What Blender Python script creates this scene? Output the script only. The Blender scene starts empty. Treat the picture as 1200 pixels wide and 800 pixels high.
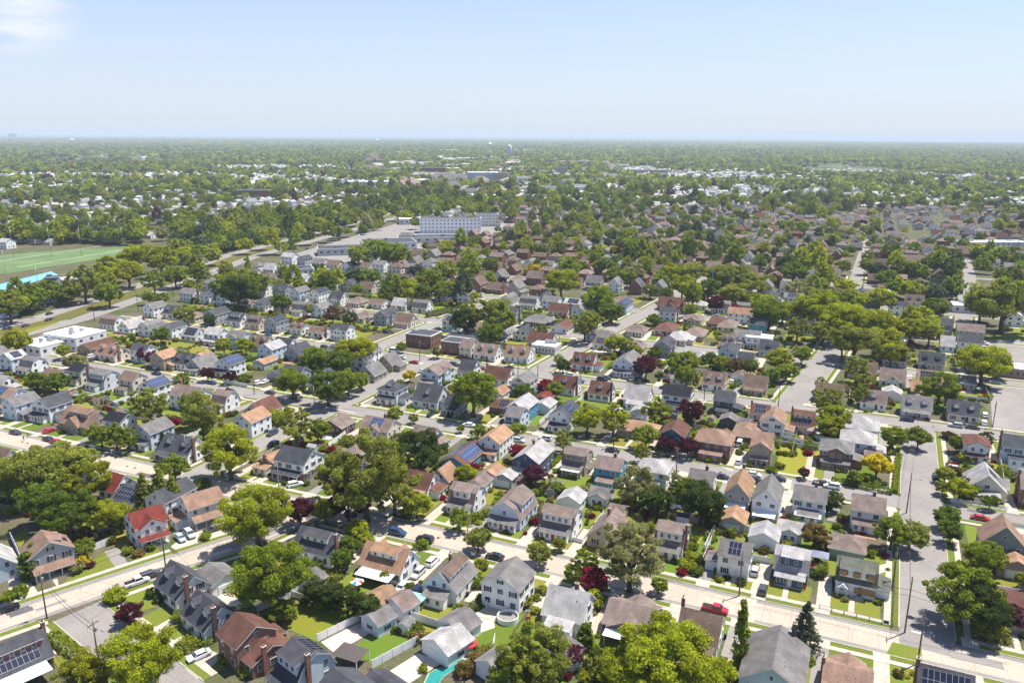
import bpy, bmesh, math, random
import numpy as np
from mathutils import Vector, Matrix
random.seed(7); RNG = np.random.default_rng(7)
SC = bpy.context.scene
COL = SC.collection
rad = math.radians

# ------------------------------------------------------------------ camera
HAZE = 8.3e-5
FPX, HC = 933.0, 100.0
PITCH = math.atan((400 - 158.5) / FPX); ROLL = rad(0.3)
cd = bpy.data.cameras.new("camera"); cam = bpy.data.objects.new("camera", cd); COL.objects.link(cam)
cd.sensor_width = 36.0; cd.lens = 36.0 * FPX / 1200.0
cd.clip_start = 1.0; cd.clip_end = 90000.0
cam.matrix_world = Matrix.Translation((0, 0, HC)) @ Matrix.Rotation(math.pi / 2 - PITCH, 4, 'X') @ Matrix.Rotation(ROLL, 4, 'Z')
SC.camera = cam
# ------------------------------------------------------------------ sun and sky
SUN_EL, SUN_AZ = rad(66), rad(27)            # azimuth: from +X (picture right) towards +Y (away)
sd = bpy.data.lights.new("sun", 'SUN'); sun = bpy.data.objects.new("sun", sd); COL.objects.link(sun)
sd.energy = 4.2; sd.angle = rad(0.55); sd.color = (1.0, 0.95, 0.87)
sdir = Vector((math.cos(SUN_EL) * math.cos(SUN_AZ), math.cos(SUN_EL) * math.sin(SUN_AZ), math.sin(SUN_EL)))
sun.rotation_mode = 'QUATERNION'; sun.rotation_quaternion = sdir.to_track_quat('Z', 'Y'); sun.location = (0, 0, 400)
_d = Vector((15 - 600, FPX * math.cos(PITCH) + 385 * math.sin(PITCH), -FPX * math.sin(PITCH) + 385 * math.cos(PITCH))).normalized()
CLOUD = tuple(_d)
wd = bpy.data.worlds.new("World"); SC.world = wd; wd.use_nodes = True
nt = wd.node_tree; bg = nt.nodes["Background"]
sky = nt.nodes.new("ShaderNodeTexSky"); sky.sky_type = 'NISHITA'; sky.sun_disc = False
sky.sun_elevation = SUN_EL; sky.sun_rotation = math.pi / 2 - SUN_AZ
sky.altitude = 100; sky.air_density = 1.0; sky.dust_density = 0.35; sky.ozone_density = 2.5
bg.inputs[1].default_value = 0.064
tint = nt.nodes.new("ShaderNodeMix"); tint.data_type = 'RGBA'; tint.blend_type = 'MULTIPLY'; tint.inputs[0].default_value = 1.0; tint.inputs[7].default_value = (1.18, 1.17, 1.32, 1)
nt.links.new(sky.outputs[0], tint.inputs[6])
# a pale veil over the blue, thicker low down, and one thin cloud streak high on the left
geo = nt.nodes.new("ShaderNodeTexCoord"); sep = nt.nodes.new("ShaderNodeSeparateXYZ"); nt.links.new(geo.outputs["Generated"], sep.inputs[0])
rm = nt.nodes.new("ShaderNodeMapRange"); rm.inputs[1].default_value = 0.0; rm.inputs[2].default_value = 0.30; rm.inputs[3].default_value = 0.85; rm.inputs[4].default_value = 0.05
nt.links.new(sep.outputs[2], rm.inputs[0])
veil = nt.nodes.new("ShaderNodeMix"); veil.data_type = 'RGBA'; veil.inputs[7].default_value = (5.1, 5.75, 6.85, 1)
nt.links.new(rm.outputs[0], veil.inputs[0]); nt.links.new(tint.outputs[2], veil.inputs[6])
cn = nt.nodes.new("ShaderNodeTexNoise"); cn.inputs["Scale"].default_value = 9.0; cn.inputs["Detail"].default_value = 6
mp = nt.nodes.new("ShaderNodeMapping"); mp.inputs["Scale"].default_value = (1, 1, 5); nt.links.new(geo.outputs["Generated"], mp.inputs[0]); nt.links.new(mp.outputs[0], cn.inputs["Vector"])
dv = nt.nodes.new("ShaderNodeVectorMath"); dv.operation = 'DISTANCE'; dv.inputs[1].default_value = CLOUD; nt.links.new(geo.outputs["Generated"], dv.inputs[0])
cm = nt.nodes.new("ShaderNodeMapRange"); cm.inputs[1].default_value = 0.062; cm.inputs[2].default_value = 0.012; nt.links.new(dv.outputs["Value"], cm.inputs[0])
c2 = nt.nodes.new("ShaderNodeMapRange"); c2.inputs[1].default_value = 0.42; c2.inputs[2].default_value = 0.62; nt.links.new(cn.outputs["Fac"], c2.inputs[0])
cmul = nt.nodes.new("ShaderNodeMath"); cmul.operation = 'MULTIPLY'; nt.links.new(cm.outputs[0], cmul.inputs[0]); nt.links.new(c2.outputs[0], cmul.inputs[1])
cl = nt.nodes.new("ShaderNodeMix"); cl.data_type = 'RGBA'; cl.inputs[7].default_value = (7.0, 7.2, 7.6, 1); nt.links.new(cmul.outputs[0], cl.inputs[0]); nt.links.new(veil.outputs[2], cl.inputs[6])
nt.links.new(cl.outputs[2], bg.inputs[0])
SC.view_settings.view_transform = 'Standard'; SC.view_settings.look = 'None'
SC.view_settings.exposure = 1.07; SC.view_settings.gamma = 1.0
SC.cycles.max_bounces = 5; SC.cycles.diffuse_bounces = 2; SC.cycles.glossy_bounces = 2
SC.cycles.transmission_bounces = 3; SC.cycles.volume_bounces = 0; SC.cycles.transparent_max_bounces = 4

# ------------------------------------------------------------------ pixel <-> ground
_cp, _sp, _cr, _sr = math.cos(PITCH), math.sin(PITCH), math.cos(ROLL), math.sin(ROLL)
def G(px, py, z=0.0):
    """photograph pixel -> point of the place at height z"""
    x, y = px - 600.0, 400.0 - py
    x, y = x * _cr - y * _sr, x * _sr + y * _cr
    d = (x, FPX * _cp + y * _sp, -FPX * _sp + y * _cp)
    t = (z - HC) / d[2]
    return Vector((d[0] * t, d[1] * t, z))
def P(v):
    z = v[2] - HC
    Y = v[1] * _cp - z * _sp; U = v[1] * _sp + z * _cp
    a, b = v[0] / Y * FPX, U / Y * FPX
    a, b = a * _cr + b * _sr, -a * _sr + b * _cr
    return 600 + a, 400 - b
AS = rad(-23.8)                                      # direction of the long streets
US = Vector((math.cos(AS), math.sin(AS), 0)); NS = Vector((-math.sin(AS), math.cos(AS), 0))
def uv(p): return p[0] * US.x + p[1] * US.y, p[0] * NS.x + p[1] * NS.y
def xy(u, v, z=0.0): return Vector((US.x * u + NS.x * v, US.y * u + NS.y * v, z))

# ------------------------------------------------------------------ materials
def mat(name, rough=0.8, spec=0.3):
    m = bpy.data.materials.new(name); m.use_nodes = True
    b = m.node_tree.nodes["Principled BSDF"]; b.inputs["Roughness"].default_value = rough
    b.inputs["Specular IOR Level"].default_value = spec
    return m, m.node_tree, b
def noise(nt, scale, detail=3.0, coord='Object', stretch=None):
    tc = nt.nodes.new("ShaderNodeTexCoord"); n = nt.nodes.new("ShaderNodeTexNoise")
    n.inputs["Scale"].default_value = scale; n.inputs["Detail"].default_value = detail
    src = tc.outputs[coord] if coord != 'World' else nt.nodes.new("ShaderNodeNewGeometry").outputs["Position"]
    if stretch:
        mp = nt.nodes.new("ShaderNodeMapping"); mp.inputs["Scale"].default_value = stretch
        nt.links.new(src, mp.inputs[0]); src = mp.outputs[0]
    nt.links.new(src, n.inputs["Vector"])
    return n.outputs["Fac"]
def rampmul(nt, col, fac, lo, hi, a=0.3, b=0.7):
    """colour times a value running from lo to hi with fac"""
    r = nt.nodes.new("ShaderNodeMapRange"); r.inputs[1].default_value = a; r.inputs[2].default_value = b
    r.inputs[3].default_value = lo; r.inputs[4].default_value = hi
    nt.links.new(fac, r.inputs[0])
    m = nt.nodes.new("ShaderNodeVectorMath"); m.operation = 'SCALE'
    nt.links.new(col, m.inputs[0]); nt.links.new(r.outputs[0], m.inputs["Scale"])
    return m.outputs[0]
def mixc(nt, fac, c1, c2):
    m = nt.nodes.new("ShaderNodeMix"); m.data_type = 'RGBA'
    for k, c in ((6, c1), (7, c2)):
        if isinstance(c, (tuple, list)): m.inputs[k].default_value = (*c, 1)
        else: nt.links.new(c, m.inputs[k])
    nt.links.new(fac, m.inputs[0]) if not isinstance(fac, float) else setattr(m.inputs[0], 'default_value', fac)
    return m.outputs[2]
def ocol(nt): return nt.nodes.new("ShaderNodeObjectInfo").outputs["Color"]
def rgb(nt, c):
    n = nt.nodes.new("ShaderNodeRGB"); n.outputs[0].default_value = (*c, 1); return n.outputs[0]
def step(nt, fac, a, b):
    r = nt.nodes.new("ShaderNodeMapRange"); r.inputs[1].default_value = a; r.inputs[2].default_value = b
    nt.links.new(fac, r.inputs[0]); return r.outputs[0]
def inst(nt, name):
    a = nt.nodes.new("ShaderNodeAttribute"); a.attribute_type = 'INSTANCER'; a.attribute_name = name
    return a.outputs["Color"]
M = {}
def siding(name, src):
    m, nt, b = mat(name, 0.55)
    c = src(nt)
    c = rampmul(nt, c, noise(nt, 0.5, 4), 0.86, 1.06)
    w = nt.nodes.new("ShaderNodeTexWave"); w.bands_direction = 'Z'; w.wave_profile = 'SAW'; w.inputs["Scale"].default_value = 1.6
    tc = nt.nodes.new("ShaderNodeTexCoord"); nt.links.new(tc.outputs["Object"], w.inputs["Vector"])
    c = rampmul(nt, c, w.outputs["Fac"], 0.9, 1.03, 0, 1)
    nt.links.new(c, b.inputs["Base Color"]); M[name] = m
siding("siding", ocol); siding("far_siding", lambda nt: inst(nt, "wallc"))
def shingle(name, src):
    m, nt, b = mat(name, 0.9, 0.15)
    c = src(nt)
    c = rampmul(nt, c, noise(nt, 0.35, 4), 0.7, 1.2)
    c = rampmul(nt, c, noise(nt, 3.5, 3, stretch=(1, 1, 4)), 0.72, 1.25)
    c = rampmul(nt, c, noise(nt, 1.0, 2, stretch=(2.4, .3, .3)), 0.88, 1.08)
    nt.links.new(c, b.inputs["Base Color"]); M[name] = m
shingle("shingle", ocol); shingle("far_shingle", lambda nt: inst(nt, "tint"))
m, nt, b = mat("brick", 0.85)
bt = nt.nodes.new("ShaderNodeTexBrick"); bt.inputs["Scale"].default_value = 4.0
bt.inputs["Mortar"].default_value = (0.32, 0.28, 0.24, 1); bt.inputs["Mortar Size"].default_value = 0.012
tc = nt.nodes.new("ShaderNodeTexCoord"); mp = nt.nodes.new("ShaderNodeMapping"); mp.inputs["Rotation"].default_value = (rad(90), 0, rad(37))
nt.links.new(tc.outputs["Object"], mp.inputs[0]); nt.links.new(mp.outputs[0], bt.inputs["Vector"])
oc = ocol(nt); nt.links.new(oc, bt.inputs["Color1"]); nt.links.new(rampmul(nt, oc, noise(nt, 3), 0.6, 1.3), bt.inputs["Color2"])
nt.links.new(bt.outputs["Color"], b.inputs["Base Color"]); M["brick"] = m
def plain(name, col, rough=0.7, var=0.12, sc=1.2, spec=0.3, metal=0.0, coord='Object'):
    m, nt, b = mat(name, rough, spec); b.inputs["Metallic"].default_value = metal
    c = rgb(nt, col) if col else ocol(nt)
    c = rampmul(nt, c, noise(nt, sc, 4, coord), 1 - var, 1 + var)
    nt.links.new(c, b.inputs["Base Color"]); M[name] = m
    return m
plain("trim", (0.75, 0.75, 0.73), 0.5, 0.06)
plain("vinyl", (0.78, 0.78, 0.77), 0.45, 0.06)
plain("tinted", None, 0.6, 0.1)
plain("wood", (0.16, 0.11, 0.075), 0.85, 0.3, 2.0)
plain("pole_wood", (0.13, 0.095, 0.07), 0.9, 0.3, 3.0)
plain("bark", (0.085, 0.065, 0.05), 0.95, 0.35, 2.5)
plain("yellow_line", (0.5, 0.36, 0.08))
plain("bin_green", (0.03, 0.09, 0.05), 0.5)
plain("bin_blue", (0.03, 0.08, 0.25), 0.5)
plain("metal", (0.35, 0.36, 0.37), 0.4, 0.1, 2, 0.5, 0.6)
plain("rubber", (0.02, 0.02, 0.021), 0.8, 0.1)
plain("plywood", (0.34, 0.19, 0.085), 0.8, 0.2, 1.5)
plain("dark_roofing", (0.05, 0.05, 0.055), 0.8, 0.25, 0.6)
plain("white_roofing", (0.74, 0.74, 0.73), 0.7, 0.1, 0.4)
plain("lamp_lens", (0.7, 0.7, 0.68), 0.2, 0.05)
plain("tail_lens", (0.3, 0.02, 0.02), 0.25, 0.05)
plain("skin", (0.45, 0.27, 0.19), 0.6, 0.05)
plain("cloth", None, 0.9, 0.1, 8)
plain("pool_cover", (0.015, 0.22, 0.2), 0.6, 0.15, 0.8)
plain("turf_field", (0.105, 0.165, 0.06), 0.9, 0.2, 0.05, coord='World')
plain("pool_blue", (0.16, 0.42, 0.62), 0.3, 0.1, 0.2)
m, nt, b = mat("car_paint", 0.25, 0.5); nt.links.new(ocol(nt), b.inputs["Base Color"]); b.inputs["Coat Weight"].default_value = 0.6; b.inputs["Coat Roughness"].default_value = 0.08; M["car_paint"] = m
m, nt, b = mat("glass", 0.08, 0.6); c = mixc(nt, step(nt, noise(nt, 0.9, 1), .4, .6), (0.02, 0.027, 0.035), (0.06, 0.075, 0.09)); nt.links.new(c, b.inputs["Base Color"]); M["glass"] = m
m, nt, b = mat("solar_cells", 0.18, 0.6)
bt = nt.nodes.new("ShaderNodeTexBrick"); bt.offset = 0.0; bt.inputs["Scale"].default_value = 1.0; bt.inputs["Brick Width"].default_value = 1.0; bt.inputs["Row Height"].default_value = 1.65
bt.inputs["Mortar Size"].default_value = 0.035; bt.inputs["Mortar"].default_value = (0.3, 0.31, 0.34, 1)
tc = nt.nodes.new("ShaderNodeTexCoord"); nt.links.new(tc.outputs["UV"], bt.inputs["Vector"])
oc = ocol(nt); nt.links.new(oc, bt.inputs["Color1"]); nt.links.new(rampmul(nt, oc, noise(nt, 2), .8, 1.3), bt.inputs["Color2"])
nt.links.new(bt.outputs["Color"], b.inputs["Base Color"]); M["solar_cells"] = m
# ground kinds (world-space texture)
def ground_mat(name, base, dark, sc=0.25, fine=3.0, rough=0.92, lo=0.85, hi=1.12, obj=False, extra=None):
    m, nt, b = mat(name, rough, 0.12)
    c = mixc(nt, step(nt, noise(nt, sc, 4, 'World'), 0.38, 0.66), dark, base)
    if obj:
        mu = nt.nodes.new("ShaderNodeVectorMath"); mu.operation = 'MULTIPLY'
        nt.links.new(c, mu.inputs[0]); nt.links.new(ocol(nt), mu.inputs[1]); c = mu.outputs[0]
    c = rampmul(nt, c, noise(nt, fine, 3, 'World'), lo, hi)
    if extra: c = extra(nt, c)
    nt.links.new(c, b.inputs["Base Color"]); M[name] = m
def cracks(nt, c):
    v = nt.nodes.new("ShaderNodeTexVoronoi"); v.feature = 'DISTANCE_TO_EDGE'; v.inputs["Scale"].default_value = 0.12
    nt.links.new(nt.nodes.new("ShaderNodeNewGeometry").outputs["Position"], v.inputs["Vector"])
    return rampmul(nt, c, v.outputs["Distance"], 0.72, 1.0, 0.0, 0.012)
def slab_joints(nt, c):
    w = nt.nodes.new("ShaderNodeTexWave"); w.bands_direction = 'X'; w.wave_profile = 'SIN'; w.inputs["Scale"].default_value = 0.055
    mp = nt.nodes.new("ShaderNodeMapping"); mp.inputs["Rotation"].default_value = (0, 0, -AS)
    nt.links.new(nt.nodes.new("ShaderNodeNewGeometry").outputs["Position"], mp.inputs[0]); nt.links.new(mp.outputs[0], w.inputs["Vector"])
    return rampmul(nt, cracks(nt, c), w.outputs["Fac"], 0.8, 1.0, 0.0, 0.004)
ground_mat("soil", (0.06, 0.085, 0.022), (0.125, 0.1, 0.07), 0.09, 1.5, lo=.7, hi=1.25)
ground_mat("grass_lawn", (1.15, 1.08, 0.72), (1.42, 1.02, 0.8), 0.3, 4.0, lo=.72, hi=1.25, obj=True)
ground_mat("concrete", (0.44, 0.37, 0.295), (0.38, 0.32, 0.255), 0.12, 2.0, 0.85, extra=slab_joints)
ground_mat("pavement", (0.46, 0.41, 0.34), (0.38, 0.34, 0.28), 0.5, 4.0, 0.85)
ground_mat("asphalt", (0.255, 0.235, 0.215), (0.22, 0.203, 0.19), 0.1, 2.5, 0.9, extra=cracks)
ground_mat("fresh_asphalt", (0.125, 0.12, 0.122), (0.105, 0.1, 0.1), 0.3, 3.0, 0.9)
ground_mat("paving", (1, 1, 1), (0.9, 0.88, 0.86), 0.6, 4.0, 0.85, obj=True)
ground_mat("paint_white", (0.65, 0.65, 0.63), (0.5, 0.5, 0.49), 1.5, 4.0, 0.8)
m, nt, b = mat("plain_ground", 0.95, 0.1)
c = mixc(nt, step(nt, noise(nt, 0.011, 6, 'World'), 0.4, 0.62), (0.05, 0.075, 0.024), (0.13, 0.14, 0.055))
c = mixc(nt, step(nt, noise(nt, 0.05, 3, 'World'), 0.6, 0.68), c, (0.24, 0.22, 0.19))
nt.links.new(c, b.inputs["Base Color"]); M["plain_ground"] = m
def leafmat(name, src):
    m = bpy.data.materials.new(name); m.use_nodes = True; nt = m.node_tree; nt.nodes.clear()
    c = src(nt)
    a = nt.nodes.new("ShaderNodeAttribute"); a.attribute_name = "leafv"
    c = rampmul(nt, c, a.outputs["Fac"], 0.48, 1.62, 0, 1)
    d = nt.nodes.new("ShaderNodeBsdfDiffuse"); t = nt.nodes.new("ShaderNodeBsdfTranslucent"); x = nt.nodes.new("ShaderNodeMixShader"); o = nt.nodes.new("ShaderNodeOutputMaterial")
    x.inputs[0].default_value = 0.44
    nt.links.new(c, d.inputs[0]); nt.links.new(rampmul(nt, c, a.outputs["Fac"], 1.25, 1.25), t.inputs[0])
    nt.links.new(d.outputs[0], x.inputs[1]); nt.links.new(t.outputs[0], x.inputs[2]); nt.links.new(x.outputs[0], o.inputs[0]); M[name] = m
leafmat("leaf", ocol); leafmat("far_leaf", lambda nt: inst(nt, "tint"))
# ------------------------------------------------------------------ mesh helpers
class MB:
    def __init__(s): s.v = []; s.f = []; s.m = []; s.uv = {}
    def face(s, pts, m=0, uv=None):
        i = len(s.v); s.v += [tuple(p) for p in pts]; s.f.append(tuple(range(i, i + len(pts)))); s.m.append(m)
        if uv: s.uv[len(s.f) - 1] = uv
    def hexa(s, p, m=0, top=None):
        """p: 8 corners, bottom ring then top ring"""
        i = len(s.v); s.v += [tuple(q) for q in p]
        for k, q in enumerate(((3, 2, 1, 0), (4, 5, 6, 7), (0, 1, 5, 4), (1, 2, 6, 5), (2, 3, 7, 6), (3, 0, 4, 7))):
            s.f.append(tuple(i + j for j in q)); s.m.append(top if (k == 1 and top is not None) else m)
    def box(s, x0, x1, y0, y1, z0, z1, m=0, top=None):
        s.hexa([(x0, y0, z0), (x1, y0, z0), (x1, y1, z0), (x0, y1, z0), (x0, y0, z1), (x1, y0, z1), (x1, y1, z1), (x0, y1, z1)], m, top)
    def extrude(s, prof, x0, x1, m=0, ms=None, caps=True, ax=0):
        """closed profile (y,z), counter-clockwise seen from +x, pulled along x (ax=0) or along y (ax=1)"""
        n = len(prof); i = len(s.v)
        for x in (x0, x1):
            for a, z in prof: s.v.append((x, a, z) if ax == 0 else (a, x, z))
        for k in range(n):
            j = (k + 1) % n
            q = (i + k, i + n + k, i + n + j, i + j)
            s.f.append(q if ax == 0 else q[::-1]); s.m.append(ms[k] if ms else m)
        if caps:
            a, b = tuple(range(i, i + n)), tuple(range(i + n, i + 2 * n))
            s.f.append(a[::-1] if ax == 0 else a); s.m.append(m); s.f.append(b if ax == 0 else b[::-1]); s.m.append(m)
    def tube(s, pts, rr, n=7, m=0, cap=True):
        rings = []
        for k, p in enumerate(pts):
            p = Vector(p); d = (Vector(pts[min(k + 1, len(pts) - 1)]) - Vector(pts[max(k - 1, 0)])).normalized()
            a = d.orthogonal().normalized(); b = d.cross(a); r = rr[k] if isinstance(rr, (list, tuple)) else rr
            rings.append(len(s.v))
            for q in range(n):
                t = 2 * math.pi * q / n; s.v.append(tuple(p + (a * math.cos(t) + b * math.sin(t)) * r))
        for k in range(len(rings) - 1):
            for q in range(n):
                q2 = (q + 1) % n
                s.f.append((rings[k] + q, rings[k] + q2, rings[k + 1] + q2, rings[k + 1] + q)); s.m.append(m)
        if cap:
            s.f.append(tuple(rings[0] + q for q in range(n))[::-1]); s.m.append(m)
            s.f.append(tuple(rings[-1] + q for q in range(n))); s.m.append(m)
    def mesh(s, name, mats, smooth=False):
        me = bpy.data.meshes.new(name); me.from_pydata(s.v, [], s.f)
        for q in mats: me.materials.append(M[q])
        me.polygons.foreach_set("material_index", s.m)
        if s.uv:
            ul = me.uv_layers.new(name="UVMap")
            for fi, uvs in s.uv.items():
                for li, u in zip(me.polygons[fi].loop_indices, uvs): ul.data[li].uv = u
        if smooth: me.polygons.foreach_set("use_smooth", [True] * len(s.f))
        me.update(); return me
def ob(name, me, parent=None, loc=(0, 0, 0), rz=0.0, sc=None, color=None):
    o = bpy.data.objects.new(name, me); COL.objects.link(o); o.location = loc
    if rz: o.rotation_euler = (0, 0, rz)
    if sc is not None: o.scale = sc
    if color: o.color = (*color, 1)
    if parent: o.parent = parent
    return o
REG = []          # everything that still wants its final label: (object, look, noun, plural group, anchor point)
LAND = []         # landmarks: (phrase, anchor)
def thing(o, look, cat, group=None, at=None, label=None, land=None):
    o['category'] = cat
    if group: o['group'] = group
    at = Vector(at) if at is not None else Vector(o.location)
    if land: LAND.append((land, at))
    if label: o['label'] = label
    else: REG.append((o, look, cat, at))
    return o
def struct(o, label, kind='structure'):
    o['kind'] = kind; o['label'] = label; return o

# ------------------------------------------------------------------ colours
WALL = dict(W=(.84, .84, .82), C=(.70, .62, .49), G=(.36, .38, .40), L=(.58, .66, .74), B=(.055, .10, .17), T=(.36, .29, .22), K=(.20, .085, .06),
            D=(.10, .105, .115), N=(.20, .26, .23), Y=(.55, .46, .26), E=(.085, .31, .44), V=(.66, .68, .70), M=(.40, .37, .33))
WNAME = dict(W='white', C='cream', G='grey', L='pale blue', B='navy blue', T='tan', K='brick', D='dark grey', N='grey green', Y='yellow', E='teal blue', V='light grey', M='beige')
ROOF = dict(d=(.062, .064, .072), g=(.165, .155, .15), l=(.35, .335, .325), b=(.15, .105, .082), t=(.31, .185, .115), r=(.17, .036, .028), k=(.022, .023, .028),
            n=(.115, .12, .09), m=(.20, .15, .13), q=(.125, .06, .045), o=(.25, .16, .115))
RNAME = dict(d='dark grey', g='grey', l='pale grey', b='brown', t='tan', r='red', k='black', n='mossy grey', m='grey brown', q='russet', o='light brown')
def jit(c, a=0.08):
    k = 1 + random.uniform(-a, a); return tuple(max(0.0, min(1, x * k * (1 + random.uniform(-.02, .02)))) for x in c)

# ------------------------------------------------------------------ shared small parts (wall frame: x along the wall, outward is -y)
def shared():
    D = {}
    b = MB(); b.box(-.5, .5, -.06, .02, -.5, .5); D['window'] = b.mesh("window", ["trim"])
    b = MB(); b.box(-.41, -.02, -.085, -.062, -.43, -.02); b.box(.02, .41, -.085, -.062, -.43, -.02); b.box(-.41, .41, -.085, -.062, .02, .43); D['pane'] = b.mesh("pane", ["glass"])
    b = MB(); b.box(-.5, .5, -.06, .02, -.5, .5, 0); b.box(-.42, .42, -.085, -.062, -.44, .44, 1); D['window_far'] = b.mesh("window_far", ["trim", "glass"])
    b = MB(); b.box(-.55, .55, -.06, .02, 0, 2.2, 0); b.box(-.45, .45, -.1, -.062, 0, 2.1, 1); D['door'] = b.mesh("door", ["trim", "tinted"])
    b = MB(); b.box(-.9, .9, -1.2, 0, 0, .5); b.box(-.8, .8, -1.6, -1.2, 0, .32); b.box(-.8, .8, -2.0, -1.6, 0, .15); D['steps'] = b.mesh("steps", ["pavement"])
    b = MB(); b.box(-.5, .5, -.07, .02, 0, 1, 0)
    for k in range(4): b.box(-.46, .46, -.1, -.072, .03 + k * .235, .24 + k * .235, 1)
    D['garage_door'] = b.mesh("garage_door", ["trim", "vinyl"])
    b = MB(); b.box(-.08, .08, -.08, .08, 0, 1); D['post'] = b.mesh("post", ["trim"])
    b = MB(); b.box(-.42, .42, -.32, .32, 0, 1, 0); D['chimney'] = b.mesh("chimney", ["brick"])
    b = MB(); b.box(-.48, .48, -.38, .38, 0, .12, 0); b.tube([(-.18, 0, .12), (-.18, 0, .5)], .13, 8, 1); b.tube([(.18, 0, .12), (.18, 0, .5)], .13, 8, 1); D['chimney_cap'] = b.mesh("chimney_cap", ["pavement", "tinted"])
    b = MB(); b.extrude([(-.95, 0), (.95, 0), (.95, 1.55), (0, 2.45), (-.95, 1.55)], -.0, 2.6, ax=1); D['dormer'] = b.mesh("dormer", ["siding"])
    b = MB()
    for s in (-1, 1):
        p = [(s * 1.2, 1.31), (0, 2.48), (0, 2.62), (s * 1.2, 1.45)]
        b.extrude(p if s < 0 else p[::-1], -.25, 2.7, ms=None, ax=1)
    D['dormer_roof'] = b.mesh("dormer_roof", ["shingle"])
    b = MB(); b.tube([(0, 0, 0), (0, 0, .5)], .09, 8); D['vent_pipe'] = b.mesh("vent_pipe", ["metal"])
    b = MB(); b.box(-.2, .2, -.07, -.005, -.5, .5); D['shutter'] = b.mesh('shutter', ['tinted'])
    return D
SH = shared()
_cache = {}
def cached(key, fn):
    if key not in _cache: _cache[key] = fn()
    return _cache[key]

def roof_gable(L, poly, oh=.35, rake=.3, th=.17):
    """poly: list of (y,z) from eave over the ridge to the other eave"""
    b = MB(); n = len(poly)
    p = [Vector(q) for q in poly]
    a0 = (p[0] - p[1]).normalized(); a1 = (p[-1] - p[-2]).normalized()
    top = [p[0] + a0 * oh] + p[1:-1] + [p[-1] + a1 * oh]
    top = [Vector((q[0], q[1] + .16)) for q in top]
    bot = [Vector((q[0], q[1] - th)) for q in top]
    x0, x1 = -L / 2 - rake, L / 2 + rake
    for k in range(n - 1):
        t0, t1, b0, b1 = top[k], top[k + 1], bot[k], bot[k + 1]
        b.face([(x0, t0[0], t0[1]), (x1, t0[0], t0[1]), (x1, t1[0], t1[1]), (x0, t1[0], t1[1])], 0)
        b.face([(x0, b1[0], b1[1]), (x1, b1[0], b1[1]), (x1, b0[0], b0[1]), (x0, b0[0], b0[1])], 1)
        for x, s in ((x0, 1), (x1, -1)):
            q = [(x, t0[0], t0[1]), (x, t1[0], t1[1]), (x, b1[0], b1[1]), (x, b0[0], b0[1])]
            b.face(q if s > 0 else q[::-1], 1)
    for t, q, s in ((top[0], bot[0], 1), (top[-1], bot[-1], -1)):
        r = [(x0, q[0], q[1]), (x1, q[0], q[1]), (x1, t[0], t[1]), (x0, t[0], t[1])]
        b.face(r if s > 0 else r[::-1], 1)
    return b.mesh("roof", ["shingle", "trim"])
def roof_hip(L, W, E, t, oh=.45, th=.18):
    b = MB(); l, w = L / 2 + oh, W / 2 + oh; z0 = E - t * oh + .1; zr = z0 + t * w; rl = max(0.0, l - w)
    z0b = z0 - th
    c = [(-l, -w), (l, -w), (l, w), (-l, w)]
    if l >= w:
        A, B = (-rl, 0, zr), (rl, 0, zr)
        b.face([(*c[0], z0), (*c[1], z0), B, A] if rl else [(*c[0], z0), (*c[1], z0), A]); b.face([(*c[2], z0), (*c[3], z0), A, B] if rl else [(*c[2], z0), (*c[3], z0), A])
        b.face([(*c[1], z0), (*c[2], z0), B]); b.face([(*c[3], z0), (*c[0], z0), A])
    else:
        q = w - l; zr = z0 + t * l; A, B = (0, -q, zr), (0, q, zr)
        b.face([(*c[1], z0), (*c[2], z0), B, A]); b.face([(*c[3], z0), (*c[0], z0), A, B])
        b.face([(*c[0], z0), (*c[1], z0), A]); b.face([(*c[2], z0), (*c[3], z0), B])
    for k in range(4):
        d, e = c[k], c[(k + 1) % 4]; b.face([(*d, z0b), (*e, z0b), (*e, z0), (*d, z0)], 1)
    b.face([(*q, z0b) for q in c[::-1]], 1)
    return b.mesh("roof", ["shingle", "trim"])
def slab_roof(w, d, z0, z1, th=.14, name="porch_roof", mats=("shingle", "trim"), ov=.25):
    """sloping slab in the wall frame: from z1 at the wall to z0 at depth d"""
    b = MB(); x = w / 2 + ov
    b.hexa([(-x, -d - ov, z0 - th), (x, -d - ov, z0 - th), (x, 0, z1 - th), (-x, 0, z1 - th), (-x, -d - ov, z0), (x, -d - ov, z0), (x, 0, z1), (-x, 0, z1)], 1, 0)
    return b.mesh(name, list(mats))
def wall_mesh(L, prof, mats=("siding",), base=None):
    b = MB(); b.extrude(prof, -L / 2, L / 2)
    return b.mesh("wall", list(mats))

TSPEC = {'1': (2.9, .48), 'c': (3.0, .92), '2': (5.5, .62), 'b': (3.3, .55), 'h': (3.0, .5), 'H': (5.6, .5), 'f': (5.8, 0), 's': (5.2, 1.05), 'F': (3.8, 0)}
NSIDE = dict(n=0.0, f=math.pi, a=-math.pi / 2, b=math.pi / 2)
HOUSES = []   # (u, v, radius) footprints for the procedural fill
FP = []       # footprints (centre, L, W, rz)
NEARD = 330
def ridge_height(t, W):
    E, s = TSPEC[t]
    if t == 'b': return E + 2.5 + .55 * W * .32
    return E + s * W / 2

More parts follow.
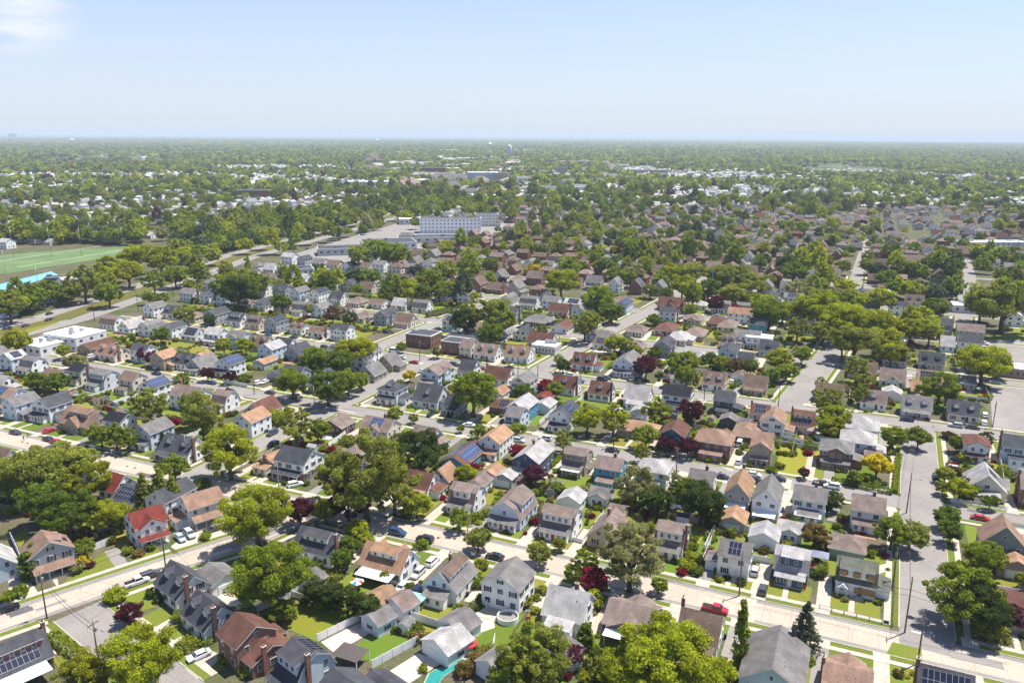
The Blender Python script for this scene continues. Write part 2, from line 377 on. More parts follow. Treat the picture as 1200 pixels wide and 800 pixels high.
def house(x1, y1, x2, y2, t, W, wall, roof, feats="", fr='s', land=None, label=None, noun='house', raw=None, detail=None):
    zr = ridge_height(t, W)
    if raw: c, ang, L = raw
    else:
        A, B = G(x1, y1, zr), G(x2, y2, zr); c = (A + B) / 2; c.z = 0
        d = B - A; ang0 = math.atan2(d.y, d.x); L = math.hypot(d.x, d.y)
        ba = AS if fr == 's' else AC - math.pi / 2
        if fr == 'd': ba = rad(-41.4)
        if L < .5: ang = ba
        else: ang = min((ba + k * math.pi / 2 for k in range(-2, 4)), key=lambda q: abs((q - ang0 + math.pi) % (2 * math.pi) - math.pi))
        if t in 'hH': L = L + W * .72 if L > .5 else W
        L = max(W * .8 if t in 'hH' else 6.0 if noun == 'house' else 4.0, min(L, 15.0))
        for w in feats.split():
            if w[0] == 'L': L = float(w[1:])
    dist = c.length; near = dist < NEARD if detail is None else detail
    E, s = TSPEC[t]
    R = ob(noun if noun != 'house' else 'suburban_house', None, None, c, ang)
    wc, rc = jit(WALL[wall], .05), jit(ROOF[roof], .1)
    h = W / 2
    if t == 'b': prof = [(-h, 0), (h, 0), (h, E), (h * .68, E + 2.5), (0, zr), (-h * .68, E + 2.5), (-h, E)]
    elif t in 'hHfF': prof = [(-h, 0), (h, 0), (h, E), (-h, E)]
    else: prof = [(-h, 0), (h, 0), (h, E), (0, zr), (-h, E)]
    wm = "brick" if wall == 'K' else "siding"
    if 'kl' in feats.split():          # brick below, siding above
        ob("wall", wall_mesh(L, [(-h - .03, 0), (h + .03, 0), (h + .03, 2.7), (-h - .03, 2.7)], ("brick",)), R, color=WALL['K'])
    ob("wall", wall_mesh(L, prof, (wm,)), R, color=wc)
    # roof
    if t in 'hH': rm = roof_hip(L, W, E, s)
    elif t in 'fF':
        b = MB(); b.box(-L / 2 - .15, L / 2 + .15, -h - .15, h + .15, E, E + .35, 0); b.box(-L / 2 + .15, L / 2 - .15, -h + .15, h - .15, E + .3, E + .37, 1); rm = b.mesh("roof", ["trim", "dark_roofing" if roof in 'dk' else "white_roofing"])
    elif t == 'b': rm = roof_gable(L, [(-h, E), (-h * .68, E + 2.5), (0, zr), (h * .68, E + 2.5), (h, E)], .45)
    else: rm = roof_gable(L, [(-h, E), (0, zr), (h, E)])
    RO = ob("roof", rm, R, color=rc)
    def sl(side):        # wall length, and the wall-frame origin
        l = L if side in 'nf' else W
        o = {'n': (0, -h, 0), 'f': (0, h, 0), 'a': (-L / 2, 0, 0), 'b': (L / 2, 0, 0)}[side]
        return l, Vector(o)
    def put(name, me, side, x=0, y=0, z=0, sc=None, color=None, parent=None, up=0):
        l, o = sl(side); q = Matrix.Rotation(NSIDE[side], 4, 'Z') @ Vector((x, y, z))
        return ob(name, me, parent or R, o + q, NSIDE[side], sc, color)
    shut = random.choice([(.02, .025, .03), (.02, .05, .04), (.12, .03, .03), (.03, .04, .09), (.1, .1, .11)]) if near and t in '2cb1' and random.random() < .45 else None
    def window(side, x, z, w=1.0, hh=1.4, y=0, parent=None):
        if near:
            o = put("window", SH['window'], side, x, y, z, (w, 1, hh)); ob("pane", SH['pane'], o)
            if shut and y == 0 and w < 1.3 and side in 'nab':
                for q in (-1, 1): put("shutter", SH['shutter'], side, x + q * (w / 2 + .22), y, z, (1, 1, hh), color=shut)
        else: put("window", SH['window_far'], side, x, y, z, (w, 1, hh))
    up = {}              # y (outward) start of each side's ground floor, for porches
    fe = feats.split(); front = None
    for w in fe:
        k, a = w[0], w[1:]
        if k in 'pP' and a and a[0] in 'nfab':
            side = a[0]; l, _ = sl(side); pw = l * .86; dp = 2.3; front = front or side
            pcx = ROOF[a[1]] if len(a) > 1 and a[1] in ROOF else rc
            ztop = min(E, 3.3) if t in '1chb' else 3.4
            ob2 = put("porch_roof", slab_roof(pw, dp, 2.55, ztop), side, color=pcx)
            fl = MB(); fl.box(-pw / 2, pw / 2, -dp, 0, 0, .45); put("porch_floor", fl.mesh("porch_floor", ["pavement"]), side, y=-.01)
            if k == 'P':
                q = MB(); q.box(-pw / 2 + .1, pw / 2 - .1, -dp + .1, -.01, .45, 2.45); put("porch_wall", q.mesh("porch_wall", ["siding"]), side, color=wc)
                nw = max(2, int(pw / 1.5))
                for i in range(nw):
                    if i == nw // 2 and nw > 2: continue
                    window(side, (i - (nw - 1) / 2) * pw / nw, 1.6, .95, 1.2, -dp + .1)
                up[side] = 99
                put("door", SH['door'], side, 0 if nw > 2 else pw / 2 - 1, -dp + .1, .45, (.9, 1, .9), color=random.choice([(.3, .05, .04), (.6, .6, .58), (.04, .05, .08)]))
            else:
                for i in range(4): put("post", SH['post'], side, (i / 3 - .5) * (pw - .2), -dp + .1, .45, (1, 1, 2.0))
        elif k == 's' and a[0] in 'nf' or k == 'S' and a[0] in 'nf':   # shed dormer
            side = a[0]; dw = L * (.62 if k == 's' else .86)
            yf = -h * (.9 if t == 'b' else .55); zb = (E + 2.5 * (h + yf) / (h * .32)) if t == 'b' and -yf > h * .68 else zr + (-1) * (s * (-yf) if t != 'b' else (.55 * (-yf)))
            yo = h + yf          # inward distance from the wall
            q = MB(); q.hexa([(-dw / 2, yo, zb - .6), (dw / 2, yo, zb - .6), (dw / 2, h - .1, zb - .6), (-dw / 2, h - .1, zb - .6), (-dw / 2, yo, zr - .75), (dw / 2, yo, zr - .75), (dw / 2, h - .1, zr - .1), (-dw / 2, h - .1, zr - .1)])
            hd = zr - .75 - zb
            dm = put("dormer", q.mesh("dormer", [wm if wall == 'K' else "siding"]), side, color=wc)
            q = MB(); q.hexa([(-dw / 2 - .2, yo - .35, zr - .92), (dw / 2 + .2, yo - .35, zr - .92), (dw / 2 + .2, h + .02, zr - .02), (-dw / 2 - .2, h + .02, zr - .02), (-dw / 2 - .2, yo - .35, zr - .76), (dw / 2 + .2, yo - .35, zr - .76), (dw / 2 + .2, h + .02, zr + .22), (-dw / 2 - .2, h + .02, zr + .22)], 1, 0)
            ob("dormer_roof", q.mesh("dormer_roof", ["shingle", "trim"]), dm, color=jit(ROOF[a[1]] if len(a) > 1 else rc, .05))
            if hd > .7:
                n = max(2, int(dw / 1.9))
                for i in range(n): window(side, (i - (n - 1) / 2) * dw / n * .9, zb + hd * .5, .8, min(1.1, hd * .75), yo)
        elif k == 'd' and a[0] in '12':
            side = a[1]; n = int(a[0])
            for i in range(n):
                x = 0 if n == 1 else (i - .5) * L * .5
                yo = h * .42; zb = E + s * yo - .35
                dm = put("dormer", SH['dormer'], side, x, yo, zb, color=wc); ob("dormer_roof", SH['dormer_roof'], dm, color=rc)
                if near:
                    wn = ob("window", SH['window'], dm, (0, 0, 1.05), 0, (.85, 1, 1.1))
                else: ob("window", SH['window_far'], dm, (0, 0, 1.05), 0, (.85, 1, 1.1))
        elif k == 'g' and a and a[0] in 'nf':   # cross gable
            side = a[0]; cw = W * (.62 if len(a) < 2 else int(a[1]) / 10); x = 0 if len(a) < 3 else (int(a[2]) - 5) / 10 * L
            zg = E + s * cw / 2 * (1 if s else 0); pj = .8
            q = MB(); q.extrude([(-cw / 2, 0), (cw / 2, 0), (cw / 2, E - .02), (0, zg - .02), (-cw / 2, E - .02)], -pj, h * .9, ax=1)
            gm = put("gable_bay", q.mesh("gable_bay", [wm]), side, x, color=wc)
            q = MB()
            for sg in (-1, 1):
                oo = cw / 2 + .35; p = [(sg * oo, E - s * .35), (0, zg), (0, zg + .18), (sg * oo, E - s * .35 + .18)]
                q.extrude(p if sg < 0 else p[::-1], -pj - .3, h - .1, ms=[1, 1, 0, 1] if sg < 0 else [0, 1, 1, 1], ax=1)
            ob("gable_roof", q.mesh("gable_roof", ["shingle", "trim"]), gm, color=rc)
            ww = min(1.0, cw * .3)
            for zz in ([1.6] if E < 4 else [1.6, 4.3]) + ([zg - 1.3] if zg - E > 1.6 else []):
                for sx in ((-1, 1) if cw > 3.2 and zz < E else (0,)): window(side, x + sx * cw * .22, zz, ww, 1.3 if zz < E else .9, -pj)
        elif k == 'o' and a and a[0] in 'nf':   # solar array
            side = a[0]; fr_ = .8 if len(a) < 2 else int(a[1]) / 10
            if t == 'b': y0, z0, y1, z1 = h * .68, E + 2.5, .25, zr - .1
            elif t in 'hH': y0, z0, y1, z1 = h * .85, E + s * h * .15, h * .2, E + s * h * .8
            else: y0, z0, y1, z1 = h * .92, E + s * h * .08, h * .12, E + s * h * .88
            lw = L * fr_ * (.6 if t in 'hH' else 1); q = MB(); up_ = .30
            sl_len = math.hypot(y0 - y1, z1 - z0); nx, ny = max(2, round(lw)), max(1, round(sl_len / 1.65))
            P8 = [(-lw / 2, h - y0, z0 + .18), (lw / 2, h - y0, z0 + .18), (lw / 2, h - y1, z1 + .18), (-lw / 2, h - y1, z1 + .18)]
            T8 = [(p[0], p[1], p[2] + .1) for p in P8]
            q.hexa(P8 + T8, 1); q.f.pop(-5); q.m.pop(-5)
            q.face(T8, 0, [(0, 0), (nx, 0), (nx, ny * 1.65), (0, ny * 1.65)])
            ox = 0 if len(a) < 3 else (int(a[2]) - 5) / 10 * L
            put("solar_panels", q.mesh("solar_panels", ["solar_cells", "metal"]), side, ox, color=(.012, .014, .028) if 'ob' not in fe else (.032, .055, .125))
        elif k == 'c' and a and a[0] in 'abm':
            if a[0] == 'm': o = ob("chimney", SH['chimney'], R, (L * .15, W * .08, zr - 1.2), 0, (1, 1, 2.4), color=jit(WALL['K'], .2)); tz = zr + 1.2
            else:
                sgn = -1 if a[0] == 'a' else 1; tz = zr + 1.0
                yy = {'n': -h * .45, 'f': h * .45}.get(a[1:2], 0)
                o = ob("chimney", SH['chimney'], R, (sgn * (L / 2 + .3), yy, 0), math.pi / 2, (1, 1, tz), color=jit((.22, .09, .06) if len(a) < 3 else (.06, .05, .05), .2))
            cp_ = ob("chimney_cap", SH['chimney_cap'], R, (o.location.x, o.location.y, tz), math.pi / 2 if a[0] != 'm' else 0, color=(.2, .09, .06))
        elif k == 'x' and a and a[0] in 'nfab':
            side = a[0]; l, _ = sl(side); ew = l * .62; dp = 3.0; x = 0 if len(a) < 2 else (int(a[1]) - 5) / 10 * l
            q = MB(); q.box(-ew / 2, ew / 2, -dp, -.01, 0, 2.5); ex = put("extension", q.mesh("extension", [wm]), side, x, color=wc)
            ob("extension_roof", slab_roof(ew, dp, 2.62, 3.25, name="extension_roof"), ex, color=rc)
            for i in range(2): window(side, x + (i - .5) * ew * .45, 1.5, 1.0, 1.2, -dp)
            up[side] = 99 if l - ew < 2 else 98
        elif k == 'w' and a and a[0] in 'nfab':   # white flat patio cover
            side = a[0]; l, _ = sl(side); pw = l * .75
            put("patio_cover", slab_roof(pw, 3.2, 2.45, 2.75, .1, "patio_cover", ("white_roofing", "trim")), side, y=-.01)
            for sx in (-1, 1): put("post", SH['post'], side, sx * (pw / 2 - .1), -3.1, 0, (1, 1, 2.4))
        elif k == 'v' and w == 'v':
            for i in range(2): ob("vent_pipe", SH['vent_pipe'], R, (random.uniform(-.3, .3) * L, -h * .35, zr - s * h * .35 - .1))
    if near and noun == 'house' and t in '12cb' and 'v' not in fe and random.random() < .6:
        for i in range(random.randint(1, 2)): ob('vent_pipe', SH['vent_pipe'], R, (random.uniform(-.35, .35) * L, random.choice((-1, 1)) * h * .3, zr - (s if t != 'b' else .55) * h * .3 - .1))
    # street side
    v0 = uv(c)[1]
    sv = min(SV, key=lambda q: abs(q - v0)); fdir = NS if sv > v0 else -NS
    if front is None:
        best = -9
        for sd in 'nfab':
            dv = Matrix.Rotation(ang + NSIDE[sd], 3, 'Z') @ Vector((0, -1, 0))
            if dv.dot(fdir) > best: best, front = dv.dot(fdir), sd
    # doors and windows
    if noun == 'house':
        l, _ = sl(front)
        if up.get(front, 0) < 98:
            put("door", SH['door'], front, l * .12, 0, .45 if near else .3, color=random.choice([(.3, .05, .04), (.65, .65, .62), (.04, .05, .08), (.12, .08, .05)]))
            if near and not any(w[0] in 'pP' and w[1:2] == front for w in fe): put("steps", SH['steps'], front, l * .12)
        for sd in 'nfab':
            l, _ = sl(sd); n = max(2, int(l / (2.7 if sd in 'nf' else 3.0)))
            if not near and sd == 'f': n = 2
            zs = [1.75]
            if t in '2HfS' or (t in 'b' and sd in 'ab') or t == 's': zs.append(4.35)
            if t == 'c' and sd in 'ab': zs.append(4.1)
            for zz in zs:
                if zz < 3 and up.get(sd, 0) == 99: continue
                for i in range(n):
                    if zz > 3 and t in 'bc' and sd in 'ab' and n > 2 and i in (0, n - 1): continue
                    x = (i - (n - 1) / 2) * l / n
                    if zz < 3 and sd == front and abs(x - l * .12) < 1.1: continue
                    if zz < 3 and up.get(sd, 0) == 98 and abs(x) < l * .34: continue
                    if zz > 3 and t == 'c': x *= .6
                    window(sd, x, zz, random.choice((.95, 1.0, 1.5)) if n < 4 else .95, 1.4 if zz < 3 else 1.3)
            if t in '2s' and sd in 'ab' and W > 6.5: window(sd, 0, E + s * h * .42, .7, .9)
    elif noun == 'garage':
        sd = 'a' if 'ga' in fe else 'b' if 'gb' in fe else 'n' if 'gn' in fe else 'f'
        l, _ = sl(sd); put("garage_door", SH['garage_door'], sd, 0, 0, 0, (min(l * .72, 4.2), 1, 2.15))
        for q in 'nfab':
            if q != sd: window(q, 0, 1.5, .8, .9)
    # bookkeeping
    if noun == 'house': HOUSES.append((c, max(L, W) / 2 + 1.5))
    else: HOUSES.append((c, max(L, W) / 2 + .5))
    FP.append((c.copy(), L, W, ang, noun, front, fdir, fr, near))
    st = {'1': 'low', 'c': 'steep gabled', '2': 'tall', 'b': 'gambrel', 'h': 'low hipped', 'H': 'tall hipped', 'f': 'flat-roofed', 'F': 'flat-roofed', 's': 'steep gabled'}[t]
    shape = f"{WNAME[wall]} {st} {noun} with {RNAME[roof]} roof"
    ex = []
    if any(w[0] == 'o' and len(w) > 1 and w[1] in 'nf' for w in fe): ex.append("solar panels")
    elif any(w[:2] == 'd2' for w in fe): ex.append("two dormers")
    if ex: shape += " and " + ex[0]
    thing(R, shape, noun, ("houses of the suburb" if noun == 'house' else "garages and sheds behind the houses"), c + Vector((0, 0, zr * .6)), label, land)
    return R
SV = []
AC = math.atan2((G(300, 628) - G(0, 730)).y, (G(300, 628) - G(0, 730)).x)
# ------------------------------------------------------------------ trees
def crown_arrays(kind, n, leaf, seed):
    r = np.random.default_rng(seed)
    if kind in ('cone', 'spruce'):
        ntier = 15; pos = []
        for k in range(ntier):
            h = (k + .3) / ntier; rr = (1 - h) * (1.0 if kind == 'cone' else .95) + .05
            nb = int(16 * (1 - h) + 5)
            for q in range(nb):
                a = r.uniform(0, 6.283); ln = rr * r.uniform(.72, 1.05)
                for s in (.5, .8, 1.0): pos.append((math.cos(a) * ln * s, math.sin(a) * ln * s, .25 + h * 2.75 - .12 * s + .03 * r.normal(), .11 if kind == 'cone' else .075))
        C = np.array(pos); axis_z = None
    elif kind == 'column':
        hh = r.uniform(0, 1, 150); a = r.uniform(0, 6.283, 150)
        rr = np.clip(np.minimum(1, .55 + hh * 1.2) * np.minimum(1, (1 - hh) * 2.2 + .06), .05, 1) * r.uniform(.7, 1, 150)
        C = np.stack([np.cos(a) * rr * .8, np.sin(a) * rr * .8, .3 + hh * 7.0, np.full(150, .33)], 1)
    else:
        zc, cz, lob, cr, nc, lo = dict(round=(1.12, .88, 11, .155, 95, .45), oval=(1.75, 1.35, 12, .175, 100, .42), spread=(1.05, .62, 13, .14, 110, .42), sparse=(1.2, .98, 16, .115, 90, .33), bush=(.55, .6, 8, .22, 60, .5))[kind]
        L = r.normal(size=(lob, 3)); L[:, 2] = np.abs(L[:, 2]) * .8 - .25; L /= np.linalg.norm(L, axis=1)[:, None]
        D = r.normal(size=(nc * 3, 3)); D /= np.linalg.norm(D, axis=1)[:, None]
        D = D[(D[:, 2] > -.75)][:nc]
        dt = (D @ L.T).max(1)
        rm = .66 + .38 * np.clip((dt - .70) / .28, 0, 1)
        rad_ = rm * r.uniform(lo, 1.0, len(D)) ** .6
        C = np.stack([D[:, 0] * rad_, D[:, 1] * rad_, zc + D[:, 2] * rad_ * cz, np.full(len(D), cr)], 1)
        C[:, 3] *= r.uniform(.6, 1.45, len(C)); out = r.random(len(C)) < .1; C[out, :2] *= 1.14; C[out, 3] *= .8
    idx = r.integers(0, len(C), n)
    g = r.normal(size=(n, 3)); g /= np.linalg.norm(g, axis=1)[:, None]
    rr = r.uniform(.25, 1.25, (n, 1)) ** .5
    off = g * rr * C[idx, 3:4] * np.array([1.15, 1.15, .8]); pos = C[idx, :3] + off
    nrm = g + r.normal(size=(n, 3)) * .68 + np.array([0, 0, .22]); nrm /= np.linalg.norm(nrm, axis=1)[:, None]
    t = np.cross(nrm, r.normal(size=(n, 3))); t /= np.linalg.norm(t, axis=1)[:, None] + 1e-9; b = np.cross(nrm, t)
    sz = leaf * r.uniform(.45, 1.55, (n, 1))
    V = np.stack([pos - t * sz * .62, pos - b * sz * .42, pos + t * sz * .62, pos + b * sz * .42], 1).reshape(-1, 3)
    V[:, 2] = np.maximum(V[:, 2], .03)
    cv = r.uniform(0, 1, len(C))[idx] * .45 + r.uniform(0, 1, n) * .55
    return V, cv
def crown_mesh(kind, n, leaf, seed, material):
    V, cv = crown_arrays(kind, n, leaf, seed)
    me = bpy.data.meshes.new("crown"); nq = len(V) // 4
    me.vertices.add(len(V)); me.vertices.foreach_set("co", V.astype(np.float32).ravel())
    me.loops.add(len(V)); me.loops.foreach_set("vertex_index", np.arange(len(V), dtype=np.int32))
    me.polygons.add(nq); me.polygons.foreach_set("loop_start", np.arange(0, len(V), 4, dtype=np.int32))
    at = me.attributes.new("leafv", 'FLOAT', 'FACE'); at.data.foreach_set("value", cv.astype(np.float32))
    me.materials.append(M[material]); me.update(calc_edges=True); return me
def trunk_mesh(kind, seed):
    r = random.Random(seed); b = MB()
    if kind in ('cone', 'spruce'): b.tube([(0, 0, 0), (0, 0, 1.2), (0, 0, 2.9)], [.07, .05, .01], 7)
    elif kind == 'column': b.tube([(0, 0, 0), (0, 0, 5)], [.12, .03], 7)
    elif kind == 'bush':
        for k in range(5):
            a = k * 1.25; b.tube([(0, 0, 0), (math.cos(a) * .35, math.sin(a) * .35, .6)], [.06, .02], 5)
    else:
        zc = dict(round=1.1, oval=1.7, spread=1.0, sparse=1.2)[kind]; f = zc * .42
        b.tube([(0, 0, 0), (.01, .01, f * .3), (.02, -.02, f), (0, 0, zc * 1.25)], [.1, .075, .06, .015], 8)
        for k in range(7):
            a = k * .9 + r.random(); q = r.uniform(.55, .85); z0 = f * r.uniform(.8, 1.3); z1 = zc * r.uniform(.85, 1.4)
            b.tube([(.01, 0, z0), (math.cos(a) * q * .45, math.sin(a) * q * .45, (z0 + z1) / 2 + .08), (math.cos(a) * q, math.sin(a) * q, z1)], [.042, .028, .008], 6)
    return b.mesh("trunk", ["bark"], True)
LOD = {3: (42000, .038), 0: (22000, .054), 1: (7500, .088), 2: (2600, .14)}
ZC = dict(round=1.12, oval=1.75, spread=1.05, sparse=1.2, bush=.55, cone=1.3, spruce=1.3, column=3.6)
def get_crown(kind, lod, k):
    n, lf = LOD[lod]
    if kind == 'sparse': n = int(n * .8)
    if kind == 'bush': n, lf = (2600, .15) if lod != 2 else (900, .22)
    if kind == 'column': n, lf = (5200, .2) if lod != 2 else (1600, .33)
    if kind == 'spruce': lf *= .8
    return cached((kind, lod, k), lambda: crown_mesh(kind, n, lf, hash((kind, k)) % 1000 if False else sum(map(ord, kind)) * 7 + k * 31 + lod, "leaf"))
LEAF = dict(lime=(.285, .31, .02), green=(.195, .24, .022), deep=(.135, .18, .022), dark=(.075, .105, .022), olive=(.24, .26, .042), pale=(.27, .27, .10), gold=(.26, .275, .022), yellow=(.5, .40, .015),
            maroon=(.085, .02, .028), crimson=(.24, .016, .04), purple=(.11, .028, .05), bronze=(.13, .085, .035), blue=(.085, .11, .06), rust=(.20, .15, .045))
LNAME = dict(lime='bright yellow-green', green='mid-green', deep='deep green', dark='dark green', olive='olive green', pale='pale green', gold='golden green', yellow='bright yellow', maroon='dark maroon', crimson='crimson', purple='purple-leaved', bronze='bronze', blue='blue-green', rust='rusty olive')
KNAME = dict(round='round-crowned tree', oval='tall oval tree', spread='wide spreading tree', sparse='loose airy tree', bush='rounded shrub', cone='conical conifer', spruce='tiered spruce', column='narrow columnar evergreen')
TREES = []
NT = dict(n=0)
def plant(pos, R, kind, col, rpx, label=None, land=None, zs=1.0):
    lod = 3 if rpx > 34 else 0 if rpx > 17 else 1 if rpx > 8 else 2
    NT['n'] += 1; k = NT['n'] % 4
    base = 'shrub' if kind == 'bush' else {'cone': 'conifer_tree', 'spruce': 'spruce_tree', 'column': 'columnar_evergreen'}.get(kind, 'broadleaf_tree')
    o = ob(base, None, None, pos, random.uniform(0, 6.28))
    sx = R * random.uniform(.94, 1.06); z = R * zs * random.uniform(.95, 1.08)
    ob("trunk" if kind != 'bush' else "stems", cached(('t', kind, k), lambda: trunk_mesh(kind, k)), o, sc=(sx, sx, z))
    ob("crown" if kind != 'bush' else "foliage", get_crown(kind, lod, k), o, sc=(sx, R * random.uniform(.94, 1.06), z), color=jit(LEAF[col], .12))
    look = f"{LNAME[col]} {KNAME[kind]}"
    thing(o, look, 'shrub' if kind == 'bush' else 'tree', 'shrubs in the front gardens and yards' if kind == 'bush' else 'trees of the suburb', Vector(pos) + Vector((0, 0, ZC[kind] * z)), label, land)
    TREES.append((Vector(pos), R))
    return o
def tree(px, py, rpx, kind, col, label=None, land=None, zs=1.0):
    R = 4.0
    for _ in range(4):
        p = G(px, py, ZC[kind] * R * zs); d = math.sqrt(p.x ** 2 + p.y ** 2 + (HC - p.z) ** 2)
        R = rpx * d / FPX / (1.0 if kind != 'column' else .8)
    p.z = 0
    return plant(p, R, kind, col, rpx, label, land, zs)
def hedge_mesh(L, W, H, seed):
    r = np.random.default_rng(seed); n = int((L * H * 2 + L * W + W * H * 2) * 26)
    pos = r.uniform(-.5, .5, (n, 3)); ax = r.choice(3, n, p=[.12, .5, .38]); s = np.where(r.random(n) < .5, -.5, .5)
    s = np.where(ax == 2, .5, s); pos[np.arange(n), ax] = s
    pos *= np.array([L, W, H]); pos[:, 2] += H / 2; bump = .12 * np.sin(pos[:, 0:1] * 2.1 + seed) + r.normal(0, .08, (n, 1)); pos += bump
    nrm = r.normal(size=(n, 3)); nrm /= np.linalg.norm(nrm, axis=1)[:, None]; t = np.cross(nrm, r.normal(size=(n, 3))); t /= np.linalg.norm(t, axis=1)[:, None]; b = np.cross(nrm, t)
    sz = r.uniform(.2, .42, (n, 1)); V = np.stack([pos - t * sz * .6, pos - b * sz * .45, pos + t * sz * .6, pos + b * sz * .45], 1).reshape(-1, 3); V[:, 2] = np.maximum(V[:, 2], .03)
    me = bpy.data.meshes.new("hedge"); me.vertices.add(len(V)); me.vertices.foreach_set("co", V.astype(np.float32).ravel())
    me.loops.add(len(V)); me.loops.foreach_set("vertex_index", np.arange(len(V), dtype=np.int32)); me.polygons.add(n); me.polygons.foreach_set("loop_start", np.arange(0, len(V), 4, dtype=np.int32))
    at = me.attributes.new("leafv", 'FLOAT', 'FACE'); at.data.foreach_set("value", r.random(n).astype(np.float32)); me.materials.append(M["leaf"]); me.update(calc_edges=True); return me
def hedge(x1, y1, x2, y2, W, H, col, label):
    A, B = G(x1, y1), G(x2, y2); d = B - A
    o = ob("hedge", hedge_mesh(d.length, W, H, int(x1)), None, (A + B) / 2, math.atan2(d.y, d.x), color=LEAF[col]); thing(o, '', 'hedge', None, label=label); return o

# ------------------------------------------------------------------ cars
def car_meshes(kind):
    D = {}
    P_ = dict(sedan=dict(L=4.7, W=1.8, H=1.45, hood=.95, nose=.72, cab=(-1.75, -1.15, .55, 1.25), tail=.98), suv=dict(L=4.75, W=1.9, H=1.75, hood=1.1, nose=.85, cab=(-2.25, -1.95, .5, 1.2), tail=1.1),
              van=dict(L=5.2, W=2.0, H=2.15, hood=1.25, nose=1.0, cab=(-2.5, -2.4, 1.2, 1.9), tail=1.25), pickup=dict(L=5.6, W=2.0, H=1.85, hood=1.15, nose=.95, cab=(-.55, -.4, 1.0, 1.55), tail=1.1))[kind]
    L, W, H = P_['L'], P_['W'], P_['H']; x0, x1, x2, x3 = P_['cab']; hd, ns, tl = P_['hood'], P_['nose'], P_['tail']; h = L / 2; w = W / 2
    # body: loft of sections along x
    secs = [(-h, w * .86, .38, tl * .86), (-h + .12, w * .97, .28, tl), (x0, w, .25, tl + .02), (0, w, .25, (hd + tl) / 2 + .02), (x3, w, .25, hd), (h - .35, w * .96, .28, ns + .05), (h - .05, w * .85, .34, ns - .08), (h, w * .75, .4, ns - .2)]
    b = MB(); ring = []
    for (x, ww, zl, zh) in secs:
        i = len(b.v); ring.append(i)
        b.v += [(x, -ww * .92, zl), (x, -ww, zl + .14), (x, -ww, zh - .16), (x, -ww * .9, zh), (x, ww * .9, zh), (x, ww, zh - .16), (x, ww, zl + .14), (x, ww * .92, zl)]
    for k in range(len(ring) - 1):
        for q in range(8):
            q2 = (q + 1) % 8; b.f.append((ring[k] + q2, ring[k] + q, ring[k + 1] + q, ring[k + 1] + q2)); b.m.append(0)
    b.f.append(tuple(ring[0] + q for q in range(8))); b.f.append(tuple(ring[-1] + 7 - q for q in range(8))); b.m += [0, 0]
    if kind == 'pickup': b.box(-h + .2, x0 - .05, -w * .8, w * .8, tl - .01, tl + .03, 1)
    D['body'] = b.mesh("body", ["car_paint", "rubber"])
    # cabin glass and roof
    zb = max(hd, tl) - .06; b = MB(); wi = w * .92; wt = w * .74; zt = H - .08
    b.hexa([(x0, -wi, zb), (x3, -wi, zb), (x3, wi, zb), (x0, wi, zb), (x1, -wt, zt), (x2, -wt, zt), (x2, wt, zt), (x1, wt, zt)], 0); D['window_glass'] = b.mesh("window_glass", ["glass"])
    b = MB(); b.hexa([(x1 - .06, -wt - .03, zt), (x2 + .06, -wt - .03, zt), (x2 + .06, wt + .03, zt), (x1 - .06, wt + .03, zt), (x1 + .1, -wt * .9, H), (x2 - .1, -wt * .9, H), (x2 - .1, wt * .9, H), (x1 + .1, wt * .9, H)], 0)
    for f in (0.0, .45, 1.0) if kind != 'pickup' else (0.0, 1.0):
        xa = x0 + (x3 - x0) * f; xb = x1 + (x2 - x1) * f
        for s in (-1, 1): b.tube([(xa, s * (wi + .01), zb), (xb, s * (wt + .02), zt + .02)], .045, 5, 0)
    D['roof'] = b.mesh("roof", ["car_paint"])
    b = MB(); b.tube([(0, -.11, 0), (0, .11, 0)], .34, 14, 0); b.tube([(0, -.125, 0), (0, .125, 0)], .2, 10, 1); D['wheel'] = b.mesh("wheel", ["rubber", "metal"])
    b = MB(); b.box(-.08, .03, -.2, .2, -.08, .08); D['headlight'] = b.mesh("headlight", ["lamp_lens"])
    b = MB(); b.box(-.03, .05, -.15, .15, -.12, .12); D['tail_light'] = b.mesh("tail_light", ["tail_lens"])
    D['dim'] = (h, w, ns, tl); return D
CARC = dict(W=(.75, .75, .75), S=(.42, .43, .44), K=(.012, .012, .014), D=(.05, .052, .058), B=(.02, .06, .16), R=(.38, .012, .025), N=(.012, .018, .035), L=(.35, .42, .5), T=(.3, .25, .18))
CARN = dict(W='white', S='silver', K='black', D='charcoal', B='blue', R='red', N='navy', L='light blue', T='tan')
CARS = []
def car(px, py, kind, col, ang=None, flip=False, label=None, land=None, pos=None):
    D = cached(('car', kind), lambda: car_meshes(kind)); p = pos if pos is not None else G(px, py, .7); p = Vector((p.x, p.y, .035))
    a = AS if ang is None else ang
    if flip: a += math.pi
    o = ob({'pickup': 'pickup_truck', 'van': 'cargo_van', 'suv': 'parked_suv', 'sedan': 'parked_car'}[kind], None, None, p, a); c = jit(CARC[col], .1); h, w, ns, tl = D['dim']
    ob("body", D['body'], o, color=c); ob("window_glass", D['window_glass'], o); ob("roof", D['roof'], o, color=c)
    for sx in (-1, 1):
        for sy in (-1, 1): ob("wheel", D['wheel'], o, (sx * h * .62, sy * (w - .1), .34))
    for sy in (-1, 1): ob("headlight", D['headlight'], o, (h - .1, sy * w * .6, ns - .2)); ob("tail_light", D['tail_light'], o, (-h + .02, sy * w * .7, tl * .75))
    thing(o, f"{CARN[col]} {dict(sedan='saloon car', suv='estate car', van='van', pickup='pickup truck')[kind]}", {'pickup': 'truck', 'van': 'van'}.get(kind, 'car'), 'cars and vans in the streets and drives', p, label, land)
    CARS.append(p); return o

